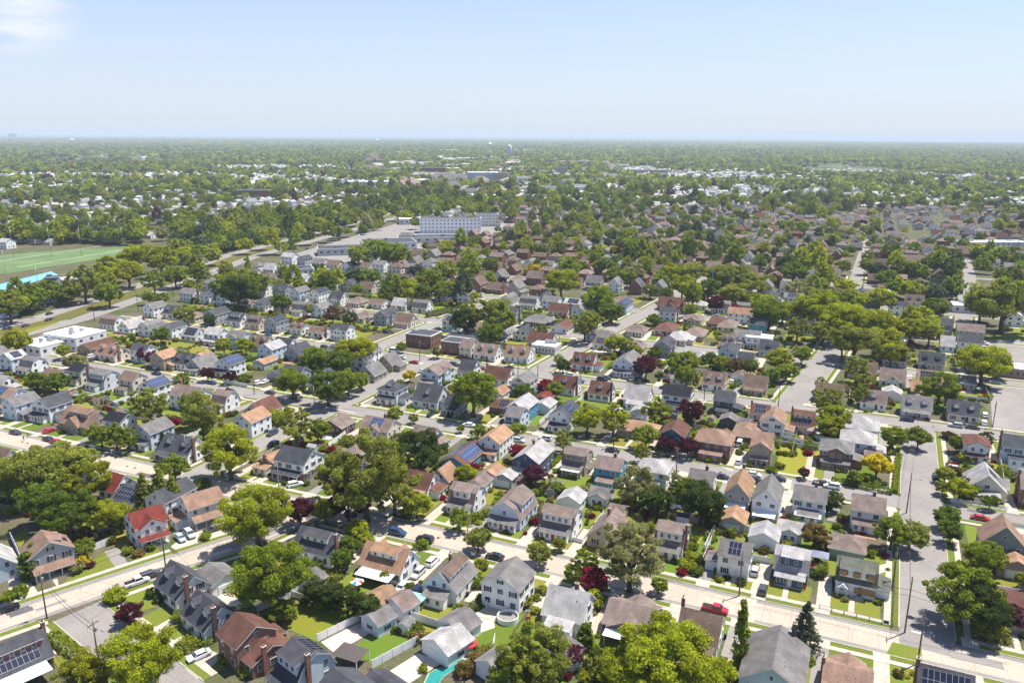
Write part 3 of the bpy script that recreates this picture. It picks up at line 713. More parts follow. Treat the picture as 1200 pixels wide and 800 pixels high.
# ------------------------------------------------------------------ fences, poles, pools
def fence(pts, H=1.7, name="vinyl_fence", m="vinyl", label="", th=.06, gap=False):
    q = [p if isinstance(p, Vector) else G(*p) for p in pts]
    o = ob(name, None, None, q[0]); b = MB(); posts = []
    for A, B in zip(q, q[1:]):
        d = (B - A); l = d.length; d.normalize(); n = Vector((-d.y, d.x, 0)) * th / 2; a, c = A - q[0], B - q[0]; z = Vector((0, 0, 1))
        if gap:
            for zz in (.3, H - .1): b.hexa([a - n + z * zz, c - n + z * zz, c + n + z * zz, a + n + z * zz, a - n + z * (zz + .07), c - n + z * (zz + .07), c + n + z * (zz + .07), a + n + z * (zz + .07)])
            k = 0
            while k < l:
                e = a + d * k; f = a + d * min(l, k + (.1 if gap == 1 else .03)); b.hexa([e - n, f - n, f + n, e + n, e - n + z * H, f - n + z * H, f + n + z * H, e + n + z * H]); k += .22 if gap == 1 else .3
        else: b.hexa([a - n + z * .05, c - n + z * .05, c + n + z * .05, a + n + z * .05, a - n + z * H, c - n + z * H, c + n + z * H, a + n + z * H])
        k = 0
        while k <= l + .01: posts.append(a + d * k); k += 2.5
    ob("fence_panels", b.mesh("fence_panels", [m]), o)
    pm = cached(('fp', m), lambda: (lambda z: (z.box(-.07, .07, -.07, .07, 0, 1), z.mesh("fence_post", [m]))[1])(MB()))
    for p in posts[:60]: ob("post", pm, o, p, sc=(1, 1, H + .12))
    thing(o, '', 'fence', 'garden fences', q[0], label=label or None)
    if not label: REG[-1] = (o, {'vinyl': 'white panel fence', 'pavement': 'pale grey board fence', 'wood': 'brown timber fence', 'metal': 'thin wire fence'}[m], 'fence', (q[0] + q[-1]) / 2)
    return o
def pole(px, py, H=10.5, kind='wood', ang=None, label=None, tall=False):
    p = G(px, py); o = ob("utility_pole" if kind != 'lamp' else "street_lamp", None, None, p, AS + math.pi / 2 if ang is None else ang)
    def shaft():
        b = MB(); b.tube([(0, 0, 0), (0, 0, H * .5), (0, 0, H)], [.17, .145, .11], 8); return b.mesh("shaft", ["pole_wood" if kind == 'wood' else "metal"], True)
    ob("shaft", cached(('sh', H, kind), shaft), o)
    def arm():
        b = MB(); b.box(-1.2, 1.2, -.06, .06, H - .8, H - .66)
        for x in (-1.1, -.6, .6, 1.1): b.tube([(x, 0, H - .66), (x, 0, H - .45)], .05, 6)
        return b.mesh("crossarm", ["pole_wood"])
    def lamp():
        b = MB(); b.tube([(0, 0, H * .82), (0, -1.2, H * .87), (0, -2.2, H * .86)], .045, 6, 0); b.hexa([(-.14, -2.75, H * .86 - .07), (.14, -2.75, H * .86 - .07), (.14, -2.1, H * .86 - .1), (-.14, -2.1, H * .86 - .1), (-.1, -2.7, H * .86 + .06), (.1, -2.7, H * .86 + .06), (.1, -2.1, H * .86 + .08), (-.1, -2.1, H * .86 + .08)], 0); return b.mesh("lamp_arm", ["metal"])
    def can():
        b = MB(); b.tube([(.32, 0, H - 2.4), (.32, 0, H - 1.4)], .24, 10); return b.mesh("transformer", ["metal"], True)
    if kind == 'wood':
        ob("crossarm", cached(('ar', H), arm), o); ob("transformer", cached(('ca', H), can), o) if int(px) % 2 else None
    if kind != 'wood' or int(px) % 3 == 0: ob("lamp_arm", cached(('la', H, kind), lamp), o)
    thing(o, {'wood': 'brown timber utility pole', 'steel': 'tall grey steel pole', 'lamp': 'grey street lamp'}[kind], 'street lamp' if kind == 'lamp' else 'utility pole', 'utility poles along the streets', p + Vector((0, 0, H * .5)), label)
    return o
# ------------------------------------------------------------------ ground, streets, kerbs, pavements
SV += [161.8, 234.0, 306.0, 378.0, 450.0, 522.0, 594.0, 666.0]
def sheet(name, pts, z, m, label, color=None, kind='structure'):
    me = bpy.data.meshes.new(name); me.from_pydata([(p[0], p[1], z) for p in pts], [], [tuple(range(len(pts)))]); me.materials.append(M[m])
    if me.polygons[0].normal.z < 0: me.flip_normals()
    o = ob(name, me, color=color); return struct(o, label, kind)
n = 96; b = MB()
radii = [0, 400, 1500, 6000, 45000]
ring = [[(r * math.cos(2 * math.pi * k / n), r * math.sin(2 * math.pi * k / n), 0) for k in range(n)] for r in radii[1:]]
b.face(ring[0], 0)
for q in range(len(ring) - 1):
    for k in range(n): b.face([ring[q][k], ring[q + 1][k], ring[q + 1][(k + 1) % n], ring[q][(k + 1) % n]], 0 if q < 1 else 1)
struct(ob("ground", b.mesh("ground", ["soil", "plain_ground"])), "green and brown ground of the plain under the whole suburb")
ROADS = []   # (A, B, half width)
def strip(A, B, o0, o1, z, name, m, label, zb=None):
    d = (B - A).normalized(); nn = Vector((-d.y, d.x, 0))
    return sheet(name, [A + nn * o0, B + nn * o0, B + nn * o1, A + nn * o1], z, m, label)
def road(pts, hw, m, label, z=.012, walks=True, gutter=None):
    for A, B in zip(pts, pts[1:]):
        strip(A, B, -hw, hw, z, "road", m, label)
        if gutter:
            for s in (-1, 1): strip(A, B, s * (hw - 1.3), s * hw, z + .004, "road", gutter, label + ", worn asphalt edge")
        ROADS.append((A, B, hw, walks))
def corridor(p, skip=None, pad=0.0):
    for r in ROADS:
        if r is skip: continue
        A, B, hw, _ = r; d = B - A; t = max(0, min(1, (p - A).dot(d) / d.length_squared)); q = A + d * t
        if (p - q).length < hw + pad: return True
    return False
for k, (v, hw, m, gm, u0, u1, lb) in enumerate([(161.8, 4.7, "concrete", "asphalt", -330, 130, "pale concrete street nearest the camera"), (234, 4.2, "asphalt", None, -420, 160, "grey asphalt street behind the near rows of houses"),
        (306, 4.4, "asphalt", None, -380, 240, "third long street back from the camera"), (378, 4.2, "asphalt", None, -380, 330, "fourth long street back from the camera"), (450, 4, "asphalt", None, -330, 420, "fifth long street back from the camera"),
        (522, 4, "asphalt", None, -330, 500, "sixth long street back from the camera"), (594, 4, "asphalt", None, -300, 560, "seventh long street back from the camera"), (666, 4, "asphalt", None, -250, 600, "eighth long street back from the camera")]):
    road([xy(u0, v), xy(u1, v)], hw, m, lb, .012, True, gm)
CR = [([G(-60, 749), G(215, 656), G(300, 629), xy(-129.7, 161.8)], 4.4, "concrete", "asphalt", "concrete side street at the lower left"),
      ([G(90, 716), G(215, 817)], 4.7, "asphalt", None, "short grey asphalt street at the lower left corner"),
      ([xy(-177, 161.8), xy(-176, 306)], 4.4, "asphalt", None, "cross street left of centre"),
      ([xy(-211, 306), xy(-207.5, 450)], 4.2, "asphalt", None, "cross street behind the corner shop block"),
      ([xy(-124.5, 306), xy(-120, 375), xy(-111, 460), xy(-100, 594)], 4.4, "asphalt", None, "cross street right of the russet cottage"),
      ([xy(-19.5, 306), xy(-9, 395), xy(-5, 450)], 5.6, "asphalt", None, "wide cross street running up under the tree clump"),
      ([xy(20.5, 161.8), xy(24.7, 306)], 5.2, "asphalt", None, "grey cross street on the right"),
      ([G(1128, 385), G(1132, 345), G(1137, 325), G(1130, 300), G(1120, 290)], 4.0, "asphalt", None, "winding street at the upper right"), ([G(1000, 345), G(1006, 315), G(1013, 292), G(1016, 280)], 4.0, "asphalt", None, "pale lane at the upper right")]
for pts, hw, m, gm, lb in CR: road(pts, hw, m, lb, .02, True, gm)
# the boulevard with its green median
bp = [xy(-375, 150), xy(-389, 249), xy(-392, 295), xy(-424, 395), xy(-469, 525), xy(-515, 760), xy(-600, 1150), xy(-720, 1700)]
def off(pts, o):
    r = []
    for i, p in enumerate(pts):
        d = (pts[min(i + 1, len(pts) - 1)] - pts[max(i - 1, 0)]).normalized(); r.append(p + Vector((-d.y, d.x, 0)) * o)
    return r
road(bp, 5.6, "asphalt", "near carriageway of the tree-lined boulevard", .014, False)
road(off(bp, 25), 5.6, "asphalt", "far carriageway of the tree-lined boulevard", .014, False)
for A, B in zip(off(bp, 12.5), off(bp, 12.5)[1:]): struct(sheet("road_median", [A + (B - A).normalized().cross(Vector((0, 0, 1))) * 5, B + (B - A).normalized().cross(Vector((0, 0, 1))) * 5, B - (B - A).normalized().cross(Vector((0, 0, 1))) * 5, A - (B - A).normalized().cross(Vector((0, 0, 1))) * 5], .03, "grass_lawn", "grass median of the boulevard", (.085, .1, .03)), "grass median of the boulevard")
road([xy(-392, 290), xy(-480, 250)], 5.5, "asphalt", "side road crossing the boulevard at the left", .02, False)
# kerbs, verges and pavements, broken where another street crosses
DRIVES = []
def sides(r, near):
    A, B, hw, w = r; d = (B - A); l = d.length; d.normalize(); nn = Vector((-d.y, d.x, 0))
    for s in (-1, 1):
        run = []; k = 0; runs = []
        while k <= l + .01:
            p = A + d * k + nn * s * (hw + 1.6)
            ok = not corridor(p, r, .6) and p.y > 60 and p.length < 640
            if ok: run.append(k)
            if (not ok or k + 1.5 > l) and run:
                if run[-1] - run[0] > 4: runs.append((run[0], run[-1]))
                run = []
            k += 1.5
        for a, e in runs:
            P0, P1 = A + d * a, A + d * e; o = lambda q: nn * s * (hw + q)
            bb = MB(); z = Vector((0, 0, 1)); q0, q1 = P0 + o(0), P1 + o(0); w_ = nn * s * .22
            c = [q0, q1, q1 + w_, q0 + w_]; c = c if s > 0 else c[::-1]
            bb.hexa([(*p[:2], 0) for p in c] + [(*p[:2], .14) for p in c]); struct(ob("kerb", bb.mesh("kerb", ["pavement"])), "pale concrete kerb along a street")
            struct(sheet("verge", [P0 + o(.22), P1 + o(.22), P1 + o(1.75), P0 + o(1.75)], .09, "grass_lawn", "grass strip between kerb and pavement", jit((.085, .135, .028), .1)), "grass strip between kerb and pavement")
            struct(sheet("pavement", [P0 + o(1.75), P1 + o(1.75), P1 + o(3.1), P0 + o(3.1)], .12, "pavement", "pale concrete footpath beside the street"), "pale concrete footpath beside the street")
for r in list(ROADS):
    if r[3]: sides(r, True)
# stop line at the right-hand crossing, crosswalk bars, lane lines
def mark(x1, y1, x2, y2, w, label):
    A, B = G(x1, y1), G(x2, y2); struct(strip(A, B, -w / 2, w / 2, .03, "road_marking", "paint_white", label), label)
mark(1068, 739, 1091, 744.5, .5, "white stop line where the right cross street meets the concrete street")
mark(384, 477, 417, 484, .4, "white stop line at the crossing left of centre")
for k in range(0, 60):
    A = xy(60 + 0, 300 + k * 2.9); 
    if k % 1 == 0 and k < 48: struct(sheet("parking_line", [xy(49.5, 262 + k * 2.9), xy(55, 262 + k * 2.9), xy(55, 262.14 + k * 2.9), xy(49.5, 262.14 + k * 2.9)], .04, "paint_white", "faded white bay line in the car park"), "faded white bay line in the car park")
sheet("car_park", [G(1163, 505), G(1160, 444), G(1156, 398), G(1260, 398), G(1260, 512)], .026, "asphalt", "grey car park at the right edge")
sheet("sports_field", [G(10, 320), G(120, 303), G(192, 291), G(150, 289), G(60, 294), G(-60, 304), G(-60, 322)], .03, "turf_field", "green playing field at the left edge")
sheet("swimming_pool", [G(-4, 343), G(68, 322), G(60, 318), G(-8, 335)], .05, "pool_blue", "long pale blue pool beside the playing field")
for k, (a, bq) in enumerate([((20, 313), (150, 292)), ((0, 306), (120, 288))]):
    A, B = G(*a), G(*bq); struct(strip(A, B, -.4, .4, .05, "field_marking", "paint_white", "white line on the playing field"), "white line on the playing field")
# repairs, covers and a yellow line on the streets
for k in range(46):
    A, B, hw, w_ = random.choice(ROADS[:5] + ROADS[8:14]); d = (B - A); l = d.length; d.normalize(); nn = Vector((-d.y, d.x, 0)); p = A + d * random.uniform(.05, .95) * l + nn * random.uniform(-.6, .6) * hw; a, c = random.uniform(1, 5), random.uniform(.4, 1.3)
    sheet("road_patch", [p - d * a - nn * c, p + d * a - nn * c, p + d * a + nn * c, p - d * a + nn * c], .034 + .0007 * k, random.choice(["fresh_asphalt", "asphalt", "asphalt"]), "darker repair patch in a street surface")
for k in range(26):
    A, B, hw, w_ = random.choice(ROADS[:3]); d = (B - A); p = A + d * random.uniform(.1, .9); sheet("manhole_cover", [p + Vector((math.cos(q * .785), math.sin(q * .785), 0)) * .4 for q in range(8)], .068 + .0005 * k, "rubber", "dark round manhole cover in a street")
for o_ in (-.12, .12): struct(strip(xy(34, 234), xy(150, 234), o_ - .05, o_ + .05, .07, "road_marking", "yellow_line", "yellow centre line on the grey asphalt street"), "yellow centre line on the grey asphalt street")
# lawns drawn from the photograph
sheet("shop_forecourt", [G(318, 345), G(420, 322), G(480, 300), G(610, 285), G(600, 250), G(520, 246), G(430, 272), G(330, 302)], .008, "asphalt", "grey forecourts and car parks around the shops")
LI = [0]
def lawn(pts, c=(.10, .15, .022), label="mown lawn behind the houses", m="grass_lawn", name="lawn"):
    LI[0] += 1; struct(sheet(name, [G(*p) for p in pts], .012 + .0021 * (LI[0] % 30), m, label, jit(c, .06)), label)
lawn([(330, 733), (350, 704), (424, 720), (371, 751)], (.125, .17, .025), "large open lawn behind the dark conifer row")
lawn([(411, 760), (460, 727), (515, 738), (440, 782)], (.075, .145, .02), "green back lawn between two white fences")
lawn([(499, 708), (520, 704), (529, 716), (508, 727)], (.08, .15, .02), "small round back lawn beside the teal awning")
lawn([(914, 517), (965, 525), (958, 561), (909, 555)], (.16, .20, .035), "yellowish open lot beside the brick house")
lawn([(1174, 538), (1240, 550), (1240, 562), (1172, 552)], (.08, .16, .022), "bright lawn beside the pale blue house")
lawn([(1155, 391), (1240, 392), (1240, 418), (1160, 398)], (.09, .16, .02), "bright grass beside the car park")
lawn([(0, 394), (65, 375), (68, 378), (0, 402)], (.13, .16, .03), "grass edge of the boulevard")
lawn([(588, 770), (628, 700), (640, 690), (640, 735), (610, 790)], (.12, .155, .03), "side lawn beside the white cottage")
lawn([(706, 640), (682, 606), (700, 598), (716, 614)], (.10, .16, .02)); lawn([(832, 655), (806, 640), (812, 610), (824, 606), (848, 630)], (.07, .14, .02))
lawn([(1080, 760), (1046, 752), (1020, 800), (1080, 800)], (.10, .15, .03)); lawn([(945, 775), (958, 752), (980, 762), (965, 800), (935, 800)], (.10, .15, .02))
for q in ([(376, 752), (425, 727), (445, 735), (392, 765)], [(450, 790), (490, 765), (520, 775), (480, 800)], [(555, 720), (575, 707), (580, 735), (560, 742)], [(660, 745), (690, 720), (715, 725), (690, 750)]):
    lawn(q, (.55, .48, .40), "pale paved patio behind a house", "paving", "patio")
# teal covered pool
pts = [(498, 800), (503, 789), (512, 784), (520, 783), (530, 777), (540, 772), (545, 773), (543, 778), (530, 786), (520, 792), (515, 800), (512, 808), (500, 810)]
o = ob("garden_pool", None, None, G(518, 788)); bb = MB(); q = [G(*p) - G(518, 788) for p in pts]; bb.face([(p.x, p.y, .10) for p in q]); ob("pool_cover", bb.mesh("pool_cover", ["pool_cover"]), o)
bb = MB()
for A, B in zip(q, q[1:] + q[:1]):
    c1, c2 = A * 1.09, B * 1.09; bb.hexa([(A.x, A.y, .02), (B.x, B.y, .02), (c2.x, c2.y, .02), (c1.x, c1.y, .02), (A.x, A.y, .14), (B.x, B.y, .14), (c2.x, c2.y, .14), (c1.x, c1.y, .14)])
ob("pool_coping", bb.mesh("pool_coping", ["pavement"]), o); thing(o, '', 'pool', None, G(518, 788), "curving garden pool under a teal cover at the lower middle", "teal covered pool")
def round_pool(px, py, r):
    p = G(px, py); o = ob("round_pool", None, None, p); bb = MB()
    for k in range(24):
        a, c = 2 * math.pi * k / 24, 2 * math.pi * (k + 1) / 24; ca, sa, cc, sc_ = math.cos(a), math.sin(a), math.cos(c), math.sin(c)
        bb.hexa([(ca * (r - .12), sa * (r - .12), 0), (ca * r, sa * r, 0), (cc * r, sc_ * r, 0), (cc * (r - .12), sc_ * (r - .12), 0), (ca * (r - .12), sa * (r - .12), 1.2), (ca * r, sa * r, 1.2), (cc * r, sc_ * r, 1.2), (cc * (r - .12), sc_ * (r - .12), 1.2)])
    ob("pool_wall", bb.mesh("pool_wall", ["trim"]), o); bb = MB(); bb.face([((r - .12) * math.cos(2 * math.pi * k / 24), (r - .12) * math.sin(2 * math.pi * k / 24), .5) for k in range(24)]); ob("liner", bb.mesh("liner", ["asphalt"]), o)
    thing(o, '', 'pool', None, p, "round white above-ground pool standing drained beside the white gabled house", "round pool")
round_pool(595, 726, 2.3)
# ------------------------------------------------------------------ houses read off the photograph (ridge ends in photograph pixels)
H_ = house
AC_ = None
def hz(s):
    for ln in s.strip().splitlines():
        a = [q.strip() for q in ln.split('|')]
        n = [float(q) for q in a[0].split()]
        t, W, wl, rf = a[1].split()
        H_(*n, t, float(W), wl, rf, a[2] if len(a) > 2 else "", a[3] if len(a) > 3 and a[3] else 's', a[4] if len(a) > 4 and a[4] else None, a[5] if len(a) > 5 and a[5] else None)
hz("""
-34 772 45 732|c 9 K d|on7 Sn wn kl cb|d|solar-roofed corner house|brick corner house with solar roof and white patio cover at the lower left
57 635 49 621|2 9.5 G o|pa on3 xn sn|c|brown-roofed porch house|grey front-gabled house with brown roof and blue rooflight beside a lawn
-14 655 2 630|c 7.5 L l|xb|c
150 601 188 591|2 8.5 W r|pnr gn7|c|red-roofed house|white house with bright red roofs and bay windows above its porch
216 583 252 568|2 8 V o|pno xa|c|beige split-level house|beige two-storey house with light brown roof beside the red-roofed house
200 656 227 675|c 8.5 W d|d2n cbn xf|d|dark dormer cottage|white corner cottage with dark roof, two dormers and brick end chimney
228 692 262 710|c 8 L d|d2n cbn9|d||pale blue dark-roofed cottage with two dormers, second from the asphalt corner
277 717 299 734|2 8.5 K q|xf|d|brown-roofed brick house|brick house with brown roof beside the white saloon car
300 739 317 757|1 9 K q|cbn|d
343 747 370 765|b 8.5 L d|on6 of7 Sn Pn cbn|d|blue-grey solar house|pale blue house with solar panels on both roof slopes and brick chimney
391 781 418 803|2 9 G d|xb|d
354 615 398 626|c 8.5 W d|sn cbn xa||grey-roofed house with wide dormer|white house with dark roof, broad rear dormer and tall brick chimney
432 632 479 645|c 8.5 W t|sn d2f wn||tan-roofed white cottage|white cottage with tan roof and rear deck beside two parked pale cars
514 671 540 646|c 8.5 W g|Snb xa cm||white house with brown box dormer|white house with grey roof and long brown-topped box dormer by the street
583 673 608 653|2 9 W g|||white gabled house by the round pool|white grey-roofed gabled house standing beside the round pool
645 684 691 695|c 9.5 W l|xn cm gf5 v||white cottage with pale grey roof|white cottage with pale grey roof beside the crimson tree
717 699 768 716|1 10.5 D m|gn7 wn gf6||grey brown low house|dark-walled low house with grey brown crossing roofs behind the big bright tree
800 711 846 722|c 9 W b|pnb caf v||brown-roofed house by the street|white house with plain brown roof directly below the red pickup truck
905 783 915 733|2 11 L g|cbn9 v||large grey-roofed house|large pale blue house with grey roof left of the spruce
967 777 1022 786|1 10 T o|gf6 ca v||light brown roof with tan gable|low tan house with light brown roof at the bottom right of the spruce
1078 777 1141 791|c 10 Y d|on9 ca||solar-roofed house at bottom right|yellow house whose whole near roof is solar panels at the bottom right
481 549 508 555|c 8 W q|Pnt xb||russet-roofed cottage|white cottage with russet roof half hidden by a bright tree on the concrete street
533 563 562 569|b 8 W m|sn Png|| grey gambrel house|white gambrel house with grey brown roof and small central dormer
590 588 613 568|b 9 L m|sn Pag||
641 588 676 598|b 8 W m|Sn Png xf||white gambrel house with fenced flower bed|white gambrel house beside a fenced flower bed above the street trees
704 613 725 595|c 8.5 Y m|gn6 cm||yellow house|yellow house with grey brown roof behind the tall pale tree
773 608 805 615|b 8.5 W m|Sn Png cbn xf||white gambrel house with round shrubs|white gambrel house with grey roof beside a column of round shrubs
846 629 881 638|2 7.5 W g|on4 xa xf||white house with one solar panel block|white two-storey house with one black solar block and shuttered windows
911 637 950 645|b 8 B l|sn Pnl||navy house|navy blue house with pale grey roof and enclosed white porch
983 651 1029 659|b 8 W n|xb Sn||boarded-up house|boarded-up white house with mossy grey roof and plywood over its windows
1180 617 1175 602|s 9.5 N o|Pno xn||grey green gabled house|tall grey green gabled house with light brown roof at the right
1172 690 1215 697|h 12 T q|gn5||
616 531 634 514|2 8.5 B l|Pal cm||slate blue gabled house|navy blue front-gabled house with pale grey roof on the asphalt street
664 523 691 526|b 8 T m|Sn Png wn||
702 532 730 539|2 7.5 E m|cmn xn||bright teal blue house|bright teal blue house with flat grey brown roof
768 537 768 537|H 9 W l|xn||white pyramid-roofed house|white house with pale pyramid roof on the asphalt street
810 548 838 553|2 8 W g|xn cm||
864 566 872 548|s 6.5 M t|wa cb||narrow tan-roofed house|narrow grey beige gabled house with tan roof beside the dark conifer
897 573 906 555|s 7 W g|wa||
932 567 970 573|2 8 W g|xn wn cm||
1000 578 1038 584|2 8.5 W m|Pnm cm v||
573 510 589 497|2 7.5 W t|Pat||tall tan-roofed white house|tall white gabled house with tan roof and porch beside the solar bungalow
488 497 512 502|c 8.5 L m|xb||
428 487 463 491|2 9 C m|on4 ob cm gn6||large cream house|large cream two-storey house with blue solar panels at the crossing
388 493 402 484|1 9 K m|||low brick house at the crossing|low brick house with grey brown roof at the crossing
333 521 366 528|2 9.5 W d|kl pnd xf||white and brick house|white-over-brick house with dark grey roof, white car before it
316 536 327 524|1 8.5 C t|ca xa||
513 550 527 540|c 7 G t|xn|||
531 537 556 514|1 8.5 E q|on7 of8 ob||solar bungalow|long teal bungalow with russet roof covered in blue solar panels
195 507 232 513|c 9 W d|d2n pn cbn||grey dormer cottage|white cottage with dark grey roof, two dormers and brick chimney by a hedge
170 499 187 487|2 8 L g|Pa|||
130 481 149 485|2 7 W k|Pn||black-roofed white house|white house with black roof on the far side of the concrete street
80 474 118 481|c 10 T o|gn6 sn xa||wide tan house|wide tan house with light brown crossing roofs above the concrete street
52 468 68 458|2 9 W d|xn Pa|||
-12 449 24 455|2 8.5 L o|on4 ob Pno||
207 450 238 454|2 9 W m|caf||long white house|long white two-storey house with grey brown roof behind the conifer clump
255 456 272 458|b 8 W m|Pn cm|||
168 447 192 440|2 7.5 W d|on9 ob||white house with full solar slope|white gabled house with one slope covered in pale solar panels
147 434 163 437|2 7.5 C b|xn|||
112 431 131 434|b 8.5 V g|xn Sn||
88 425 101 428|2 7 C k|cb Pn||
56 431 76 434|1 9 W b|||
30 416 46 418|b 8 W g|Pn||
5 414 24 409|2 8 L l|on5|||
-5 437 8 441|c 8 W l|xb||
98 405 128 393|1 9 T q|||
118 402 143 405|c 8.5 C o|d2n cbn||tan dormer cottage by the white block|cream cottage with light brown roof and two dormers by the white block
208 412 231 415|c 8.5 W d|d2n|||
184 413 200 407|2 8 T t|xn||
228 421 246 413|c 8 G g|xn Pa|||
258 420 280 414|2 8 W d|on9 ob Pa||white house with blue solar slope|white house with blue solar slope behind maroon trees
460 447 460 447|H 8.5 W d|d1n Pn xb||white pyramid house at the crossing|white house with dark pyramid roof and entrance stair at the crossing
492 448 519 453|c 11 V d|d1n xb||large dark-roofed cottage|broad grey cottage with steep dark roof and single dormer
528 460 541 464|c 8 G d|pn ca||
504 431 520 421|2 8.5 L m|gn6 xa||
543 420 558 423|c 8 W d|Pn|||
572 428 599 432|c 8.5 W q|xa ca||
588 466 599 469|h 8 K q|on5 cb||
600 474 612 478|2 8 L g|pn||
607 442 621 434|2 7.5 W g|xn||
604 472 619 460|2 8 E l|Pa||
657 481 668 468|2 7.5 W d|Pa on4 xb|||
651 438 677 442|c 8.5 W q|d1n cbn||
694 445 717 449|c 8.5 W q|d1n cbn9|||
735 450 763 453|c 10 W l|ga xn|||
780 449 811 454|2 9 W k|xn||black-roofed house|white house with wide black roof on the third street
840 456 861 460|2 8.5 D d|xb xn||dark grey house|dark grey two-storey house on the third street
884 472 901 475|2 8 C q|on6 ca xn||
738 491 760 494|h 9 T t|||
787 502 796 490|2 8 B q|Pa||
833 501 845 503|H 11 K o|xn||brick house with hipped brown roof|two-storey brick house with hipped light brown roof and drive
885 504 905 508|2 11 T o|kl gn6 pn||large brick and tan house|large tan and brick house with light brown roof and forecourt
904 487 911 476|2 8 W o|xn||
930 479 955 483|c 9 C q|on7 ca Sn||
982 514 982 514|H 9.5 K g|gn5 Png xb||brick house with grey hipped roof|brick house with grey hipped roof and white enclosed porch beside the open lot
1010 487 1010 487|H 11 W l|||
1007 503 1008 503|H 10.5 L l|xb||
1144 508 1146 508|H 9 W q|gn6 Pnq||
1175 507 1212 513|2 9 L d|ca xn||
1159 557 1154 541|c 10 C l|gn5 xa on4||white cottage with picket fence|cream cottage with pale roof behind the white picket fence
1200 553 1222 559|2 9 K m|ca||
1058 461 1093 466|c 9 W g|d2n pn||
1112 467 1148 472|c 9 C d|d2n||dormer cottage beside the car park|cream cottage with dark roof and two dormers beside the car park
1010 455 1040 459|c 8.5 W m|d1n||
1032 430 1062 434|c 9 W m|gn6||
1076 432 1106 436|c 9 T t|on8||
1124 439 1143 441|1 9 G g|xa||
1036 408 1064 411|c 9 G d|d2n||
1078 411 1107 414|c 9 G d|d2n gn5||
596 403 622 407|c 9 W o|d2n||corner dormer cottage|white cottage with light brown roof and two dormers on the corner
674 412 698 415|c 9 W q|d2n xb||russet cottage|white cottage with russet roof and two white dormers on the corner
729 420 744 409|2 9.5 L g|xn Pa||pale blue gabled house|pale blue front-gabled house with grey roof and yellow bush
826 434 851 437|c 9 W b|d2n||
873 438 900 441|c 8.5 T b|Pn||
866 412 884 414|c 8 W d|||
545 397 555 398|2 9 C m|||
521 398 545 399|f 9 K d|||
560 401 585 404|c 9 W m|d2n|||
451 417 460 411|c 8.5 T g|xn||
430 429 441 422|c 8.5 M g|xa||
425 412 432 402|2 7.5 W g|||
340 405 359 399|c 9 G d|||
311 403 326 397|2 8 L l|||
303 473 312 462|c 8.5 C q|Pa||
286 486 303 475|2 8 W t|||
70 541 92 546|c 9 G d|||
130 553 143 556|c 8 W r|||
145 567 172 573|1 10 W d|on8|||
800 407 823 411|h 9 W l|||
697 383 716 390|h 9 L g|||
793 392 800 385|h 9.5 C l|xn||
806 388 826 380|h 9.5 T m|||
772 380 790 376|h 10 C q|||
835 373 850 368|h 9.5 T q|on4|||
862 385 892 388|2 8 W g|Pn||
845 378 862 372|h 9 C m|||
855 359 882 362|2 8.5 W t|||
775 346 800 350|c 10 K q|d1n gn5|||
805 350 824 352|h 9 W l|||
848 390 862 392|c 9 V m|d2n|||
876 392 905 396|f 8.5 W l|||
880 371 898 374|2 8.5 E d|||
893 397 912 401|c 9 G d|d1n|||
1122 378 1154 381|2 9 M m|Pn||
1124 391 1152 394|2 9 W d|||
1104 392 1118 395|c 9 L l|||
647 354 667 357|c 8.5 C q|cb|||
676 360 690 352|2 8 L g|||
725 355 737 347|2 7.5 L d|on9||
620 367 645 370|h 9.5 B g|Pn|||
653 380 668 373|1 9 W q|||
672 372 702 376|1 9 C m|||
622 388 650 391|c 9 W q|||
637 340 645 345|c 8.5 G d|d1n|||
""")
def gz(s):
    for ln in s.strip().splitlines():
        a = [q.strip() for q in ln.split('|')]; n = [float(q) for q in a[0].split()]; t, W, wl, rf = a[1].split()
        house(*n, t, float(W), wl, rf, a[2] if len(a) > 2 else 'gn', a[3] if len(a) > 3 and a[3] else 's', a[4] if len(a) > 4 and a[4] else None, a[5] if len(a) > 5 and a[5] else None, noun='garage')
